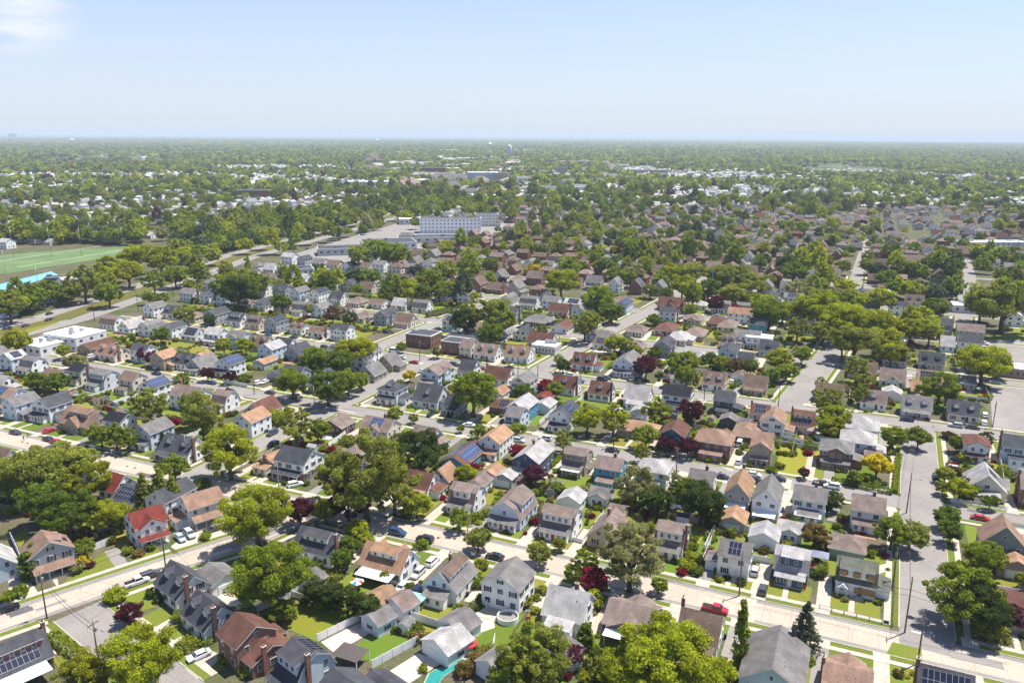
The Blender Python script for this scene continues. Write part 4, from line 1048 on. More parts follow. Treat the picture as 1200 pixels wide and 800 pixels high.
gz("""
247 658 262 673|1 7 W g|gb|d||white garage with grey roof behind the dark dormer cottage
508 748 540 731|1 7.5 W l|ga|d|big white garage|large white garage with pale grey roof beside the teal covered pool
526 727 549 712|1 7 W g|gb|d
432 720 455 709|1 5.5 L g|gb|d|pale blue shed|pale blue garden shed with grey roof at the end of a white fence
462 702 478 690|1 6.5 V m|gb|d
440 697 455 684|1 6 W t|gb|d|tan-roofed garage by the parasol|white garage with bright tan roof behind the striped parasol
355 671 372 667|1 6 W g|gb|s
577 776 590 756|1 6.5 W g|ga|d
433 787 462 800|1 6.5 W d|gn|d
650 757 673 749|1 5.5 W g|gn|s
1193 657 1189 645|1 7.5 T t|ga|s
556 562 569 550|1 6 W m|gb|s
572 552 583 542|1 6 W t|gb|s
588 555 598 549|1 5.5 G l|ga|s
694 568 716 573|1 6.5 W g|gn|s
716 592 732 590|1 6.5 T m|gn|s
858 605 863 592|1 6.5 M t|ga|s|tan-roofed garage behind the white fence|grey beige garage with tan roof behind a white fence end
890 623 904 611|1 7 W l|ga|s
913 607 942 613|1 6.5 V l|gn|s
994 627 994 626|h 8 N m|gb|s|hipped grey green garage|hipped grey green garage right behind the boarded-up house
662 580 680 571|1 6.5 W l|ga|s
414 522 428 513|h 7.5 M m|gb|s
448 531 460 526|1 6 G m|ga|s
634 472 645 465|1 6 W l|ga|s
632 463 645 457|1 6 T r|gb|s
578 457 594 450|1 6 W t|gb|s
1014 525 1034 528|1 5 V m|gn|s
870 500 882 494|h 8 K o|gb|s
848 487 862 484|1 6 D g|gb|s
868 488 880 492|1 6 G g|gn|s
863 437 874 434|1 6 W b|gn|s
1040 456 1052 452|1 7 W l|ga|s
1072 450 1088 446|h 7 T t|gb|s
303 422 318 416|1 6 M t|ga|s
318 434 335 430|1 7 G d|gn|s
683 343 697 339|1 6 W l|gb|s
745 478 757 474|1 6 V l|ga|s
232 414 244 410|1 5.5 W t|gb|s
""")
# boards and arch on the boarded-up house
R = [o for o in COL.objects if o.get('label', '').startswith('boarded-up')][0]
Lb = max(v[0] for v in [c for ch in R.children if ch.name.startswith('wall') for c in ch.bound_box])
for x in (-3.0, 0, 3.0):
    q = MB(); q.box(-.8, .8, -.14, .3, -.6, .6); ob("boarding", q.mesh("boarding", ["plywood"]), R, (x * .95, -3.99, 5.3))
for x, w in ((2.0, 2.2),): q = MB(); q.box(-w, w, -.16, -.1, -.7, .7); ob("boarding", q.mesh("boarding", ["plywood"]), R, (x, -4.0, 1.6))
q = MB(); q.extrude([(-1.1, 2.3), (1.1, 2.3), (0, 3.3)], -1.6, 0, ax=1); ob("portico_roof", q.mesh("portico_roof", ["trim"]), R, (-2.6, -4.0, 0))
for x in (-3.55, -1.65): ob("post", SH['post'], R, (x, -5.45, 0), sc=(1, 1, 2.3))
# large plain buildings
def block(px, py, L, W, Hh, ang, wall, wname, roofm, label, land=None, rows=0, cols=0, cat='building', name='commercial_building', plant=3, wmat='siding'):
    p = G(px, py); R = ob(name, None, None, p, ang); q = MB(); q.box(-L / 2, L / 2, -W / 2, W / 2, 0, Hh); ob("wall", q.mesh("wall", [wmat]), R, color=wall)
    q = MB(); q.box(-L / 2 - .1, L / 2 + .1, -W / 2 - .1, W / 2 + .1, Hh, Hh + .5, 0); q.box(-L / 2 + .3, L / 2 - .3, -W / 2 + .3, W / 2 - .3, Hh + .45, Hh + .52, 1); rf = ob("roof", q.mesh("roof", ["trim", roofm]), R)
    for k in range(plant):
        w = random.uniform(1.5, 4); q = MB(); q.box(-w / 2, w / 2, -w / 3, w / 3, 0, random.uniform(.9, 2)); ob("roof_plant", q.mesh("roof_plant", ["metal"]), rf, (random.uniform(-.35, .35) * L, random.uniform(-.3, .3) * W, Hh + .5))
    if rows:
        wm = cached('bigwin', lambda: (lambda z: (z.box(-.5, .5, -.08, .02, -.5, .5, 0), z.mesh("window", ["glass"]))[1])(MB()))
        for r in range(rows):
            for c in range(cols):
                x = (c - (cols - 1) / 2) * L / cols
                ob("window", wm, R, (x, -W / 2, Hh * (r + .55) / rows), 0, (L / cols * .36, 1, Hh / rows * .32))
            for c in range(max(2, int(cols * W / L))):
                n_ = max(2, int(cols * W / L)); y = (c - (n_ - 1) / 2) * W / n_
                ob("window", wm, R, (L / 2, y, Hh * (r + .55) / rows), math.pi / 2, (L / cols * .36, 1, Hh / rows * .32))
    thing(R, {True: 'pale', False: 'dark'}[wall[0] > .4] + (' brick-red' if wall[0] > wall[2] * 2 else '') + (' tall' if Hh > 10 else ' low') + ' flat-roofed town building', cat, 'blocks of the far town' if p.length > 1400 else None, p + Vector((0, 0, Hh * .6)), label, land); HOUSES.append((p, max(L, W) * .5)); return R
SD = AS
block(90, 405, 22, 17, 6.5, SD, (.72, .72, .71), 'white', 'white_roofing', "tall white flat-roofed block near the boulevard crossing", "white block", 2, 5)
block(50, 412, 17, 14, 4.5, SD, (.70, .70, .69), 'white', 'white_roofing', "lower white flat-roofed wing beside the tall white block", None, 1, 4)
block(497, 404, 14, 11, 6.0, SD, (.22, .09, .06), 'brick', 'dark_roofing', "brick flat-roofed corner block with dark roof", "brick corner block", 2, 5, wmat='brick')
block(528, 272, 64, 17, 15.0, rad(4), (.92, .92, .90), 'white', 'dark_roofing', "long white four-storey office block in the middle distance", "long white office block", 4, 16, plant=6)
block(570, 264, 26, 22, 13.0, rad(4), (.74, .70, .64), 'beige', 'dark_roofing', "beige wing behind the long white office block", None, 4, 7)
for (x, y, L, W, Hh, a, c, rm, lb, ld) in [(455, 290, 48, 30, 6, 16, (.62, .63, .66), 'dark_roofing', "long grey-roofed shop hall with white side", "grey shop hall"), (400, 297, 40, 22, 5.5, 16, (.45, .45, .46), 'dark_roofing', "low grey shop with flat dark roof", None),
        (500, 283, 55, 20, 5, 10, (.5, .5, .5), 'dark_roofing', "low dark-roofed shop before the white office block", None), (488, 262, 40, 20, 6, 10, (.6, .6, .6), 'white_roofing', "pale low hall left of the white office block", None), (345, 322, 26, 14, 5, 20, (.5, .5, .52), 'dark_roofing', "grey workshop with dark doors beside the boulevard", None),
        (60, 352, 26, 8, 4, 20, (.16, .11, .08), 'dark_roofing', "long brown pavilion beside the blue pool", None), (68, 331, 16, 8, 4, 20, (.12, .14, .18), 'dark_roofing', "dark gabled pavilion behind the blue pool", None), (640, 412, 12, 8, 3.5, -24, (.6, .6, .6), 'white_roofing', "small pale flat-roofed garage on the cross street", None), (545, 402, 20, 8, 3.5, -24, (.55, .55, .54), 'dark_roofing', "low pale shed behind the brick corner block", None), (1190, 440, 16, 10, 4, -24, (.3, .22, .17), 'white_roofing', "brown flat building across the car park", None), (1150, 366, 32, 12, 4, -20, (.6, .6, .6), 'white_roofing', "pale low hall behind the car park", None)]:
    block(x, y, L, W, Hh, rad(a), c, '', rm, lb, ld, 1, 7, plant=2)
for (x, y, L, W, Hh, c, lb, ld, r_, cc) in [(430, 222, 80, 36, 15, (.66, .65, .62), "wide pale flat-roofed office far along the boulevard", "far pale office", 3, 14), (508, 206, 62, 36, 20, (.24, .09, .07), "dark red brick blocks of the far town", "far red brick blocks", 4, 14), (566, 214, 66, 36, 22, (.50, .56, .62), "pale blue and white hospital-like block in the far town", "far pale blue block", 5, 14),
        (588, 215, 24, 30, 22, (.40, .28, .22), "tan brick end tower of the far pale blue block", None, 5, 4), (658, 209, 24, 22, 26, (.30, .27, .26), "lone brown tower block in the far town", "lone tower block", 8, 5), (638, 211, 40, 24, 12, (.6, .6, .6), "pale low block left of the lone tower block", None, 3, 8), (300, 233, 50, 30, 14, (.20, .085, .06), "brick block among trees on the far left", None, 3, 8), (540, 190, 100, 44, 15, (.45, .5, .6), "long blue-grey hall in the far town", None, 2, 16), (15, 162, 120, 70, 80, (.10, .13, .17), "dark slab block on the left horizon", None, 9, 12), (750, 204, 160, 50, 10, (.30, .13, .09), "long brick school roof right of the lone tower block", None, 1, 10), (525, 179, 100, 50, 16, (.55, .5, .45), "pale hall near the water towers", None, 2, 10), (1060, 188, 160, 50, 12, (.5, .4, .34), "long low tan building on the far right", None, 1, 14), (570, 235, 60, 30, 9, (.55, .55, .56), "pale low building behind the boulevard trees", None, 2, 8), (1160, 292, 60, 14, 7, (.6, .62, .66), "long pale terrace at the upper right", None, 2, 12)]:
    block(x, y, L, W, Hh, rad(4), c, '', 'white_roofing' if c[0] > .4 else 'dark_roofing', lb, ld, r_, cc, plant=2)
for k in range(26):
    px_, py_ = random.uniform(455, 700), 184 + 42 * random.random() ** 1.3
    block(px_, py_, random.uniform(22, 60), random.uniform(18, 34), random.uniform(6, 15), rad(random.choice([4, -24, 66])), random.choice([(.7, .7, .68), (.6, .58, .54), (.3, .12, .09), (.45, .43, .42), (.25, .2, .18), (.8, .8, .79)]), '', random.choice(['white_roofing', 'white_roofing', 'dark_roofing']), None, None, random.choice([1, 2, 3]), 6, plant=1)
    o_ = COL.objects[-1]
def water_tower(px, py, H, r, col, label, ball=False):
    p = G(px, py); o = ob("water_tower", None, None, p); b = MB()
    if ball:
        b.tube([(0, 0, 0), (0, 0, H * .08), (0, 0, H * .72)], [r * .5, r * .22, r * .22], 16); ob("stem", b.mesh("stem", ["tinted"], True), o, color=col); b = MB()
        b.tube([(0, 0, H * .7), (0, 0, H * .76), (0, 0, H * .84), (0, 0, H * .92), (0, 0, H)], [r * .3, r * .8, r, r * .85, r * .2], 18)
    else:
        b.tube([(0, 0, 0), (0, 0, H * .1)], [r * 1.1, r], 18); ob("stem", b.mesh("stem", ["tinted"], True), o, color=col); b = MB()
        b.tube([(0, 0, H * .1), (0, 0, H * .9), (0, 0, H * .96), (0, 0, H)], [r, r, r * .8, r * .2], 18)
    ob("tank", b.mesh("tank", ["tinted"], True), o, color=(.7, .72, .74) if ball else col); thing(o, '', 'water tower', None, p + Vector((0, 0, H * .7)), label, label.split(' with')[0] if 'broad' in label else None)
water_tower(597, 188, 62, 9, (.5, .58, .66), "broad pale blue cylindrical water tower in the far town")
water_tower(574, 181, 62, 11, (.3, .42, .55), "white ball water tower left of the cylindrical one", True)
water_tower(442, 171, 60, 17, (.5, .55, .6), "white mushroom water tower beyond the pale office", True)
water_tower(85, 171, 55, 18, (.6, .65, .7), "white ball water tower on the left horizon", True)
water_tower(134, 165, 60, 22, (.6, .65, .7), "small far white water tower right of the left one", True)
# ------------------------------------------------------------------ trees and shrubs read off the photograph: x y radius (pixels) kind colour
def tz(s):
    for ln in s.strip().splitlines():
        for it in ln.split(';'):
            a = [q.strip() for q in it.split('|')]; n = a[0].split()
            if len(n) < 5: continue
            tree(float(n[0]), float(n[1]), float(n[2]), n[3], n[4], a[1] if len(a) > 1 and a[1] else None, a[2] if len(a) > 2 and a[2] else None, float(n[5]) if len(n) > 5 else 1.0)
tz("""
160 772 37 round lime|broad bright yellow-green tree by the asphalt side street at the bottom left|bottom-left lime tree; 150 717 13 round maroon|small dark maroon tree casting its shadow on the short asphalt street|maroon corner tree
95 792 24 round gold; 320 672 43 round green|big bright green tree over the white yard fence left of the open lawn|big lawn-side tree; 300 600 38 round lime|big yellow-green tree on the concrete side street left of two maroon trees|big side-street tree
351 597 17 round maroon|left one of two maroon trees on the concrete street corner; 381 596 16 round lime; 408 588 21 round maroon|larger right one of two maroon trees on the concrete street corner|large maroon street tree
428 556 48 sparse olive|huge loose olive tree filling the yard beside the white and brick house|huge olive tree; 392 560 27 sparse olive; 462 570 30 sparse olive; 492 530 27 round dark; 470 520 14 round deep
268 530 29 round lime|bright yellow-green tree behind the corner apron of the concrete street; 236 486 19 oval olive; 224 478 14 oval green; 30 552 34 spread olive; 72 540 29 spread olive; 8 566 24 spread olive; 103 562 23 round gold; 78 602 27 round deep; 128 602 20 round gold; 50 590 24 round deep
168 578 14 cone olive; 187 573 16 cone olive; 203 580 15 cone olive; 204 546 16 sparse green; 188 548 7 round green; 135 510 14 sparse green; 118 511 12 round green; 109 506 10 sparse green; 149 515 12 sparse green; 191 519 9 cone dark
238 565 10 bush deep; 740 648 40 sparse pale|tall pale see-through street tree on the concrete street|tall pale tree; 685 662 16 sparse green; 672 672 13 round deep; 698 680 17 round crimson|bright crimson tree beside the pale-roofed white cottage|crimson tree; 632 646 15 round olive; 656 637 8 round green; 772 685 10 round green
775 776 60 spread lime|enormous bright green tree at the bottom middle|enormous bottom tree; 730 785 34 spread lime; 822 790 32 spread lime; 625 770 40 sparse olive; 600 792 26 round green; 672 766 13 round purple|purple-leaved tree by the small grey shed at the bottom; 686 794 8 round gold; 702 782 14 sparse olive
868 752 6.5 column green 1.5|very tall narrow evergreen spire beside the long pale drive|tall narrow evergreen;  944 735 19 spruce blue|blue-green tiered spruce beside the large grey-roofed house|spruce
745 568 22 round pale; 768 588 17 round dark; 822 588 25 round dark|dense dark conifer mass behind the narrow tan-roofed house|dark conifer mass; 806 572 15 round deep; 793 566 12 sparse pale; 832 600 16 round dark
627 555 14 round purple|purple-leaved tree behind the white gambrel house with the rear addition; 607 529 11 round crimson; 660 518 12 sparse olive; 688 492 17 round lime; 719 492 17 sparse lime; 757 510 15 round green; 752 530 11 sparse olive; 780 520 11 round maroon; 806 522 13 round maroon; 768 482 16 sparse olive; 810 481 15 round maroon|dark maroon tree behind the black-roofed house on the third street
555 460 27 round green|big bright green tree beside the russet solar-roofed brick house|big mid-block tree; 342 448 18 round green; 384 452 22 round deep; 408 446 17 round green; 370 422 17 round green; 415 408 22 spread lime; 396 424 16 round deep; 424 446 10 round green; 362 428 12 round green
346 498 22 sparse olive; 330 489 12 bush green; 372 505 14 round green; 320 487 9 bush lime; 546 374 19 round dark|dense dark green tree beside the cross street behind the brick block|dense dark tree; 580 372 24 round olive; 575 390 16 round deep; 658 330 20 spread lime; 700 350 19 round green; 716 364 14 round deep; 690 375 12 round green; 625 316 10 spread yellow|far bright yellow tree among brick houses|far yellow tree; 668 312 14 round green
802 424 17 round green; 805 440 13 round green; 757 430 14 round maroon|dark maroon tree by the pale blue gabled house|mid maroon tree; 832 420 11 round deep; 846 424 11 round gold; 862 428 10 round bronze; 880 430 9 round deep; 969 468 18 sparse olive; 978 490 18 round lime; 972 500 14 round lime
1046 512 13 round green; 1077 511 13 round green; 1028 545 16 spread yellow|bright yellow-leaved garden tree beside the brick hipped house|yellow garden tree; 1014 561 9 bush green; 975 585 12 round dark; 957 625 16 round rust; 1046 622 19 round green; 1068 625 17 round olive; 1112 605 13 round deep; 1115 622 13 round deep; 1152 650 20 spread green; 1128 695 30 round green|big bright green tree over the right crossing|big crossing tree; 1152 712 27 round dark; 1165 722 17 cone olive; 1190 722 13 round purple
1101 455 18 round green; 1153 424 24 spread lime|very wide flat-topped tree beside the car park|wide car-park tree; 1170 428 14 spread lime; 1138 418 14 spread lime; 1178 352 32 spread olive|huge dark-trunked olive tree at the right edge behind the car park|huge right-edge tree; 1150 358 16 round green; 1076 372 17 round lime; 1068 385 15 round lime; 1090 388 14 round lime; 1098 360 13 round deep; 902 366 19 round green|dark round tree on the fourth street back, left of the lime clump; 930 318 16 spread deep
960 358 24 spread lime; 985 372 26 spread lime; 1003 398 24 spread olive; 1020 378 22 spread lime; 1038 398 17 round lime; 1045 412 15 round lime; 935 384 14 sparse olive; 1032 350 14 round lime; 945 360 18 spread olive; 918 362 16 spread lime; 978 350 18 spread olive; 1000 352 17 spread lime; 965 388 16 spread olive; 988 402 15 spread lime
912 422 15 round lime; 922 434 12 round green; 940 415 11 round green; 905 440 10 round deep; 1004 432 14 sparse olive; 1012 446 11 sparse olive; 962 449 8 sparse olive; 1010 462 11 sparse green; 1118 470 9 round green
278 340 21 round dark|dark green tree clump beside the workshop left of centre|dark boulevard clump; 262 334 14 round green; 297 332 15 round green; 285 325 14 round olive; 150 318 17 spread lime; 127 343 14 round green; 98 332 17 sparse olive; 82 342 12 sparse olive; 10 357 16 sparse olive; 20 400 13 round lime; 74 411 8 round lime; 43 446 12 round deep; 66 447 13 round deep; 205 322 13 round green; 180 330 12 sparse green; 188 305 17 round lime; 162 300 18 spread lime; 130 312 17 spread lime; 118 330 13 round lime; 228 312 7 round olive; 232 338 7 round lime; 222 334 7 round gold; 174 348 8 round green; 190 349 7 round green; 215 368 11 round olive; 188 392 10 round deep; 246 374 7 round dark; 330 355 11 round deep; 325 372 8 round green; 366 362 8 round olive; 390 368 10 sparse bronze; 410 372 9 sparse dark
168 415 8 round purple; 178 420 8 round purple; 243 438 8 round maroon; 270 441 8 round maroon; 286 443 9 bush deep; 214 447 10 sparse green; 262 405 9 round lime; 288 405 10 round lime; 175 478 20 sparse olive; 215 462 9 bush green; 480 357 9 bush deep; 480 335 12 round lime; 505 325 16 round green; 520 318 15 round olive; 530 338 12 round olive; 515 342 11 round green; 440 292 16 round green; 465 297 16 round green; 420 298 14 round olive; 480 345 9 round lime; 548 312 13 round green; 575 310 9 round deep; 634 388 9 sparse olive; 686 380 18 sparse olive|loose olive tree on the corner by the third cross street; 720 402 12 round lime; 735 404 11 round olive; 660 428 9 round dark; 768 412 8 round deep; 766 374 8 round deep; 810 362 9 round green; 840 356 10 round maroon|dark maroon tree in front of the pale steel mast|fourth-street maroon tree; 862 362 7 round crimson; 896 355 16 round lime; 800 335 14 round lime; 790 318 16 spread lime; 815 318 16 spread olive; 845 322 20 spread olive; 870 325 18 spread olive; 808 340 13 round lime; 830 338 14 round deep; 858 345 15 spread olive; 885 335 15 spread olive; 878 350 10 round green; 780 345 9 round deep; 762 340 9 round deep; 745 318 13 spread pale; 735 325 11 round green; 720 322 12 round green
655 420 7 sparse olive; 615 461 12 round deep; 640 452 10 round crimson; 652 456 11 round green; 606 502 10 round green; 560 505 9 round green; 578 506 8 round green; 540 502 5 round green; 462 486 10 round green; 485 490 6 round green; 480 440 8 spread yellow; 512 412 7 sparse rust; 470 407 6 round green; 568 418 6 bush green; 535 565 7 round deep; 545 555 15 round lime; 488 590 16 round lime; 478 600 8 bush green; 538 608 13 sparse green; 558 605 8 bush green; 570 600 7 bush green; 555 548 7 round crimson; 560 632 14 round olive; 565 660 9 bush gold; 555 672 9 bush lime; 562 682 9 bush green; 420 622 13 round lime; 408 640 15 round deep; 400 655 13 round deep; 428 634 10 round lime; 452 675 8 round olive; 494 638 8 bush green; 372 660 8 bush deep; 488 708 7 bush green; 330 715 14 round green; 318 722 11 round green
636 690 6 bush lime; 628 700 6 bush green; 618 706 7 bush lime; 690 706 8 column gold 0.34; 697 702 7 column gold 0.36; 686 745 7 column deep 0.5|dark columnar evergreen in the pale drive at the bottom; 812 630 6 bush green; 811 640 7 bush green; 810 652 8 bush lime; 806 662 9 bush lime; 817 668 8 bush deep; 858 670 7 bush deep; 800 670 6 bush crimson; 1000 560 6 column deep 0.32; 1044 548 6 bush green; 1024 566 6 bush green; 1130 535 8 bush gold; 1140 532 8 bush green; 1122 520 9 round deep; 1112 510 7 bush bronze; 1108 555 9 round olive; 1105 570 8 round green; 1118 552 7 round bronze; 1125 573 12 round lime; 1140 575 9 round lime; 1136 568 8 round rust; 1160 588 8 round deep; 1155 580 6 bush deep; 1195 640 8 bush green; 915 545 6 bush green; 942 553 7 round maroon|small maroon tree on the open lot beside the brick house; 905 550 6 bush green
40 652 6 column deep 0.55; 32 664 7 column deep 0.45; 90 665 8 bush pale; 98 658 8 bush yellow|bright yellow flowering shrub before the brown-roofed porch house|yellow shrub; 104 661 6 bush purple; 72 666 6 bush green; 100 642 11 round green; 135 698 12 bush lime; 178 640 6 bush deep; 162 648 6 bush rust; 150 645 6 bush gold; 25 692 8 bush green; 10 698 8 bush green; 240 627 7 bush green; 178 695 7 bush dark; 188 700 7 bush dark; 210 721 8 bush green; 219 728 6 bush lime; 230 735 8 bush green; 246 742 10 bush lime; 265 770 8 bush green; 288 786 8 bush green; 275 775 7 bush deep; 212 757 9 bush olive; 222 750 8 bush lime; 205 765 7 bush green; 560 770 12 bush rust; 545 782 12 bush rust; 575 762 10 bush olive; 495 782 6 bush green; 580 790 10 bush rust
""")
LAND.append(('pale steel mast', G(833, 340)))
# hedges
hedge(60, 748, 112, 784, 2.0, 1.7, 'green', "clipped green hedge along the short asphalt street")
for x, y in ((368, 690), (381, 694), (394, 698), (407, 702), (420, 707), (433, 711)): tree(x, y, 14, 'oval', 'dark', None, None, .8)
LAND.append(("dark conifer row", G(400, 700)))
hedge(974, 565, 1045, 579, 1.6, 1.5, 'deep', "long dark clipped hedge before the yellow garden tree")
hedge(1048, 578, 1053, 535, 1.4, 1.4, 'green', "low green hedge along the right cross street beside the yellow garden tree")
hedge(500, 372, 530, 366, 2.2, 3.2, 'deep', "tall square dark hedge on the cross street behind the brick corner block")
hedge(215, 766, 247, 752, 1.8, 1.3, 'olive', "clipped olive hedge beside the white saloon car")
hedge(1082, 795, 1190, 822, 1.4, 1.4, 'gold', "yellow-green hedge at the bottom right corner")
hedge(700, 560, 722, 566, 2, 2.2, 'deep', "dark hedge behind the white gambrel house with the rear addition")
hedge(262, 362, 300, 368, 2.4, 3, 'dark', "tall dark hedge below the dark boulevard clump")
hedge(645, 548, 660, 535, 1.2, 1.2, 'green', "narrow hedge beside the slate blue gabled house")
# ------------------------------------------------------------------ cars
ACN = AC; CDR = AS + math.pi / 2
for it in """160 681 pickup W c|pale pickup truck on the concrete side street|;176 673 suv D c;8 712 suv K c|black estate car at the left edge of the concrete side street;211 629 sedan L e;222 625 suv S e;249 619 suv D c;233 767 sedan W c|white saloon car in the drive of the brown-roofed brick house|white saloon car
466 623 suv B s|blue estate car on the concrete street above the tan-roofed cottage|blue car;498 631 suv N s|dark navy estate car just right of the blue car;580 651 sedan K s|black saloon car kerbside on the concrete street;507 657 suv W p;490 671 suv S p;471 687 sedan W p;490 690 suv N p;838 713 pickup R s|red pickup truck on the concrete street|red pickup truck;885 668 suv S p;894 690 suv D p;346 567 suv W o|white estate car before the white and brick house;319 507 suv D p;320 519 sedan K p
443 519 van W s|red-nosed white van behind the large cream house|white van;18 506 sedan D s;57 514 sedan K s;66 517 sedan R s|dark red saloon car on the concrete street at the left;98 524 suv K s;58 504 sedan R p;639 513 suv W s;975 569 suv W s|white estate car in front of the brick hipped house;962 565 sedan D s;912 560 sedan N s;823 531 suv W p|white estate car on the brick house drive;867 519 van W p|white van in the long drive;866 540 suv W p;846 558 sedan N s;858 561 sedan S p;883 555 sedan W s;886 563 suv K s;1122 539 suv K s|black estate car in the drive above the picket fence cottage;1097 557 sedan K p;1120 549 suv S s;1120 498 suv S s;1140 500 sedan D s;1063 491 sedan N s;1154 486 suv W p;1153 495 suv W p
789 557 suv K p;718 527 sedan N s;706 444 suv K s|black estate car on the third street by the russet-roofed cottages;745 437 sedan W p;741 443 suv W p;462 411 van W s;495 434 sedan S p;485 424 sedan R s;543 418 suv D s;858 447 suv W p;860 442 sedan W p;1072 513 suv S s;57 374 sedan N b;30 381 sedan D b;12 388 suv K b;8 384 sedan N b;58 367 sedan K b;30 361 suv S b;36 364 sedan D b;105 418 suv W p;110 421 sedan N p;80 427 sedan K s;186 430 suv W p;183 437 sedan N s;303 448 suv W p;310 447 sedan W p;1130 398 sedan N p;344 395 sedan D s;372 388 sedan W s;505 485 sedan K p;538 481 suv K p;1160 660 suv W s;1118 668 sedan W s;1185 655 suv S s;710 442 sedan D s;1118 402 sedan S p;940 497 sedan K p;455 388 suv D p;512 385 sedan D c;497 387 sedan K c;340 346 sedan S b;352 340 suv D b;320 352 sedan R b;310 348 suv W b;300 340 sedan D b;330 342 sedan W b;385 284 sedan W b;398 281 sedan D b;372 287 suv S b;360 291 sedan K b;420 276 suv W b;345 296 sedan D b;250 318 sedan W b;288 304 suv D b""".replace('\n', ';').split(';'):
    a = [q.strip() for q in it.split('|')]; n = a[0].split()
    if len(n) < 4: continue
    ang = {'s': AS, 'p': CDR, 'c': AC, 'e': AC - math.pi / 2, 'o': rad(32), 'b': rad(79)}[n[4] if len(n) > 4 else 's']
    car(float(n[0]), float(n[1]), n[2], n[3], ang, random.random() < .4, a[1] if len(a) > 1 and a[1] else None, a[2] if len(a) > 2 and a[2] else None)
# ------------------------------------------------------------------ fences
fence([(372, 752), (425, 726)], 1.9, label="white panel fence along the far side of the open lawn")
fence([(460, 718), (487, 727), (515, 736)], 1.9, label="white fence in shade behind the pale blue shed")
fence([(436, 783), (495, 751)], 1.9, label="long white fence running to the big white garage")
fence([(302, 717), (359, 692)], 1.9, label="white fence under the big lawn-side tree")
fence([(109, 645), (134, 635)], 1.8, label="white gate fence at the end of the asphalt drive")
fence([(13, 631), (34, 678)], 1.8, label="white fence left of the brown-roofed porch house")
fence([(664, 632), (682, 637), (708, 602)], 1.3, label="low white fence round the flower bed of the gambrel house")
fence([(825, 646), (847, 600)], 1.9, label="long white fence running away beside the round shrubs"); fence([(839, 615), (877, 624)], 1.9, label="white fence in front of the tan-roofed garage")
fence([(881, 657), (902, 661)], 1.8); fence([(686, 584), (716, 592)], 1.8); fence([(917, 516), (965, 526)], 1.9, label="white fence along the back of the open lot"); fence([(1114, 588), (1148, 593), (1181, 598)], 1.2, "picket_fence", gap=1, label="white picket fence before the cream cottage on the right")
fence([(1170, 530), (1178, 582)], 1.8); fence([(1175, 551), (1205, 556)], 1.8, label="white fence below the bright lawn at the right edge"); fence([(946, 671), (969, 676)], 1.8, "board_fence", "pavement", "grey board fence beside the navy house")
fence([(385, 524), (405, 510)], 1.7); fence([(517, 448), (535, 438)], 1.8); fence([(425, 441), (452, 434)], 1.8, label="white fence on the corner left of the dark pyramid house"); fence([(632, 498), (648, 484)], 1.8); fence([(514, 655), (518, 650)], 1.7)
fence([(570, 712), (580, 702)], 1.8, label="short white fence before the white gabled house by the round pool"); fence([(960, 738 - 25), (1046, 734)], 1.1, "wire_fence", "metal", "thin wire fence along the boarded-up house's garden", .03, 2); fence([(1046, 734), (1050, 660)], 1.1, "wire_fence", "metal", "thin wire fence along the right cross street", .03, 2)
fence([(262, 449), (290, 454)], 1.7); fence([(580, 750), (570, 790)], 1.6); fence([(602, 742), (624, 712)], 1.2, "wire_fence", "metal", "thin green-grey fence beside the round pool", .03, 2); fence([(545, 783), (590, 765)], 1.5, label="white rail fence behind the rusty shrubs at the bottom")
fence([(590, 560), (610, 566)], 1.8, label="pale fence behind the gambrel house's garage"); fence([(120, 470), (140, 478)], 1.8); fence([(875, 622), (890, 628)], 1.6)
# ------------------------------------------------------------------ poles
for x, y, H, k, lb in [(55, 724, 11, 'wood', "timber pole at the corner of the short asphalt street"), (117, 786, 11, 'wood', "timber pole beside the hedge on the short asphalt street"), (194, 664, 10.5, 'wood', "timber pole before the red-roofed house"), (548, 625, 8.5, 'lamp', "pale street lamp beside the gambrel house on the concrete street"), (866, 698, 11, 'wood', "timber pole in front of the white house with one solar block"),
        (1060, 741, 13, 'wood', "timber pole at the right crossing corner"), (1075, 778, 11, 'wood', "timber pole by the solar-roofed house at bottom right"), (327, 574, 9, 'lamp', "pale pole before the white and brick house"), (708, 640, 9, 'lamp', "street lamp with long arm beside the tall pale tree"), (369, 482, 10, 'lamp', "pale lamp post at the crossing by the low brick house"), (492, 424, 10, 'wood', "timber pole on the corner before the brick corner block"), (719, 524, 11, 'wood', None), (792, 561, 10, 'wood', None), (825, 470, 11, 'wood', "timber pole beside the black-roofed house"), (1163, 501, 10, 'wood', "timber pole at the car park entrance"), (1062, 601, 12, 'wood', None), (912, 476, 9, 'wood', None), (680, 443, 10, 'lamp', None), (219, 540, 9, 'lamp', None), (27, 364, 16, 'wood', "tall dark pole left of the boulevard crossing"), (111, 377, 17, 'wood', "tall dark pole at the boulevard crossing"), (298, 462, 10, 'wood', None), (288, 404, 10, 'wood', None), (443, 430, 11, 'wood', None), (486, 388, 10, 'lamp', None), (833, 355, 22, 'steel', "tall pale steel mast behind the fourth street"), (162, 365, 16, 'wood', None), (203, 348, 15, 'wood', None), (240, 340, 15, 'wood', None), (630, 452, 9, 'wood', None), (655, 412, 9, 'wood', None), (607, 441, 9, 'wood', None), (862, 417, 9, 'wood', None), (46, 345, 18, 'steel', None), (8, 330, 22, 'steel', None), (16, 302, 26, 'steel', None), (60, 300, 24, 'steel', None), (96, 300, 24, 'steel', None), (145, 295, 22, 'steel', None), (1045, 602 + 90, 11, 'wood', None)]:
    pole(x, y, H, k, None, lb)
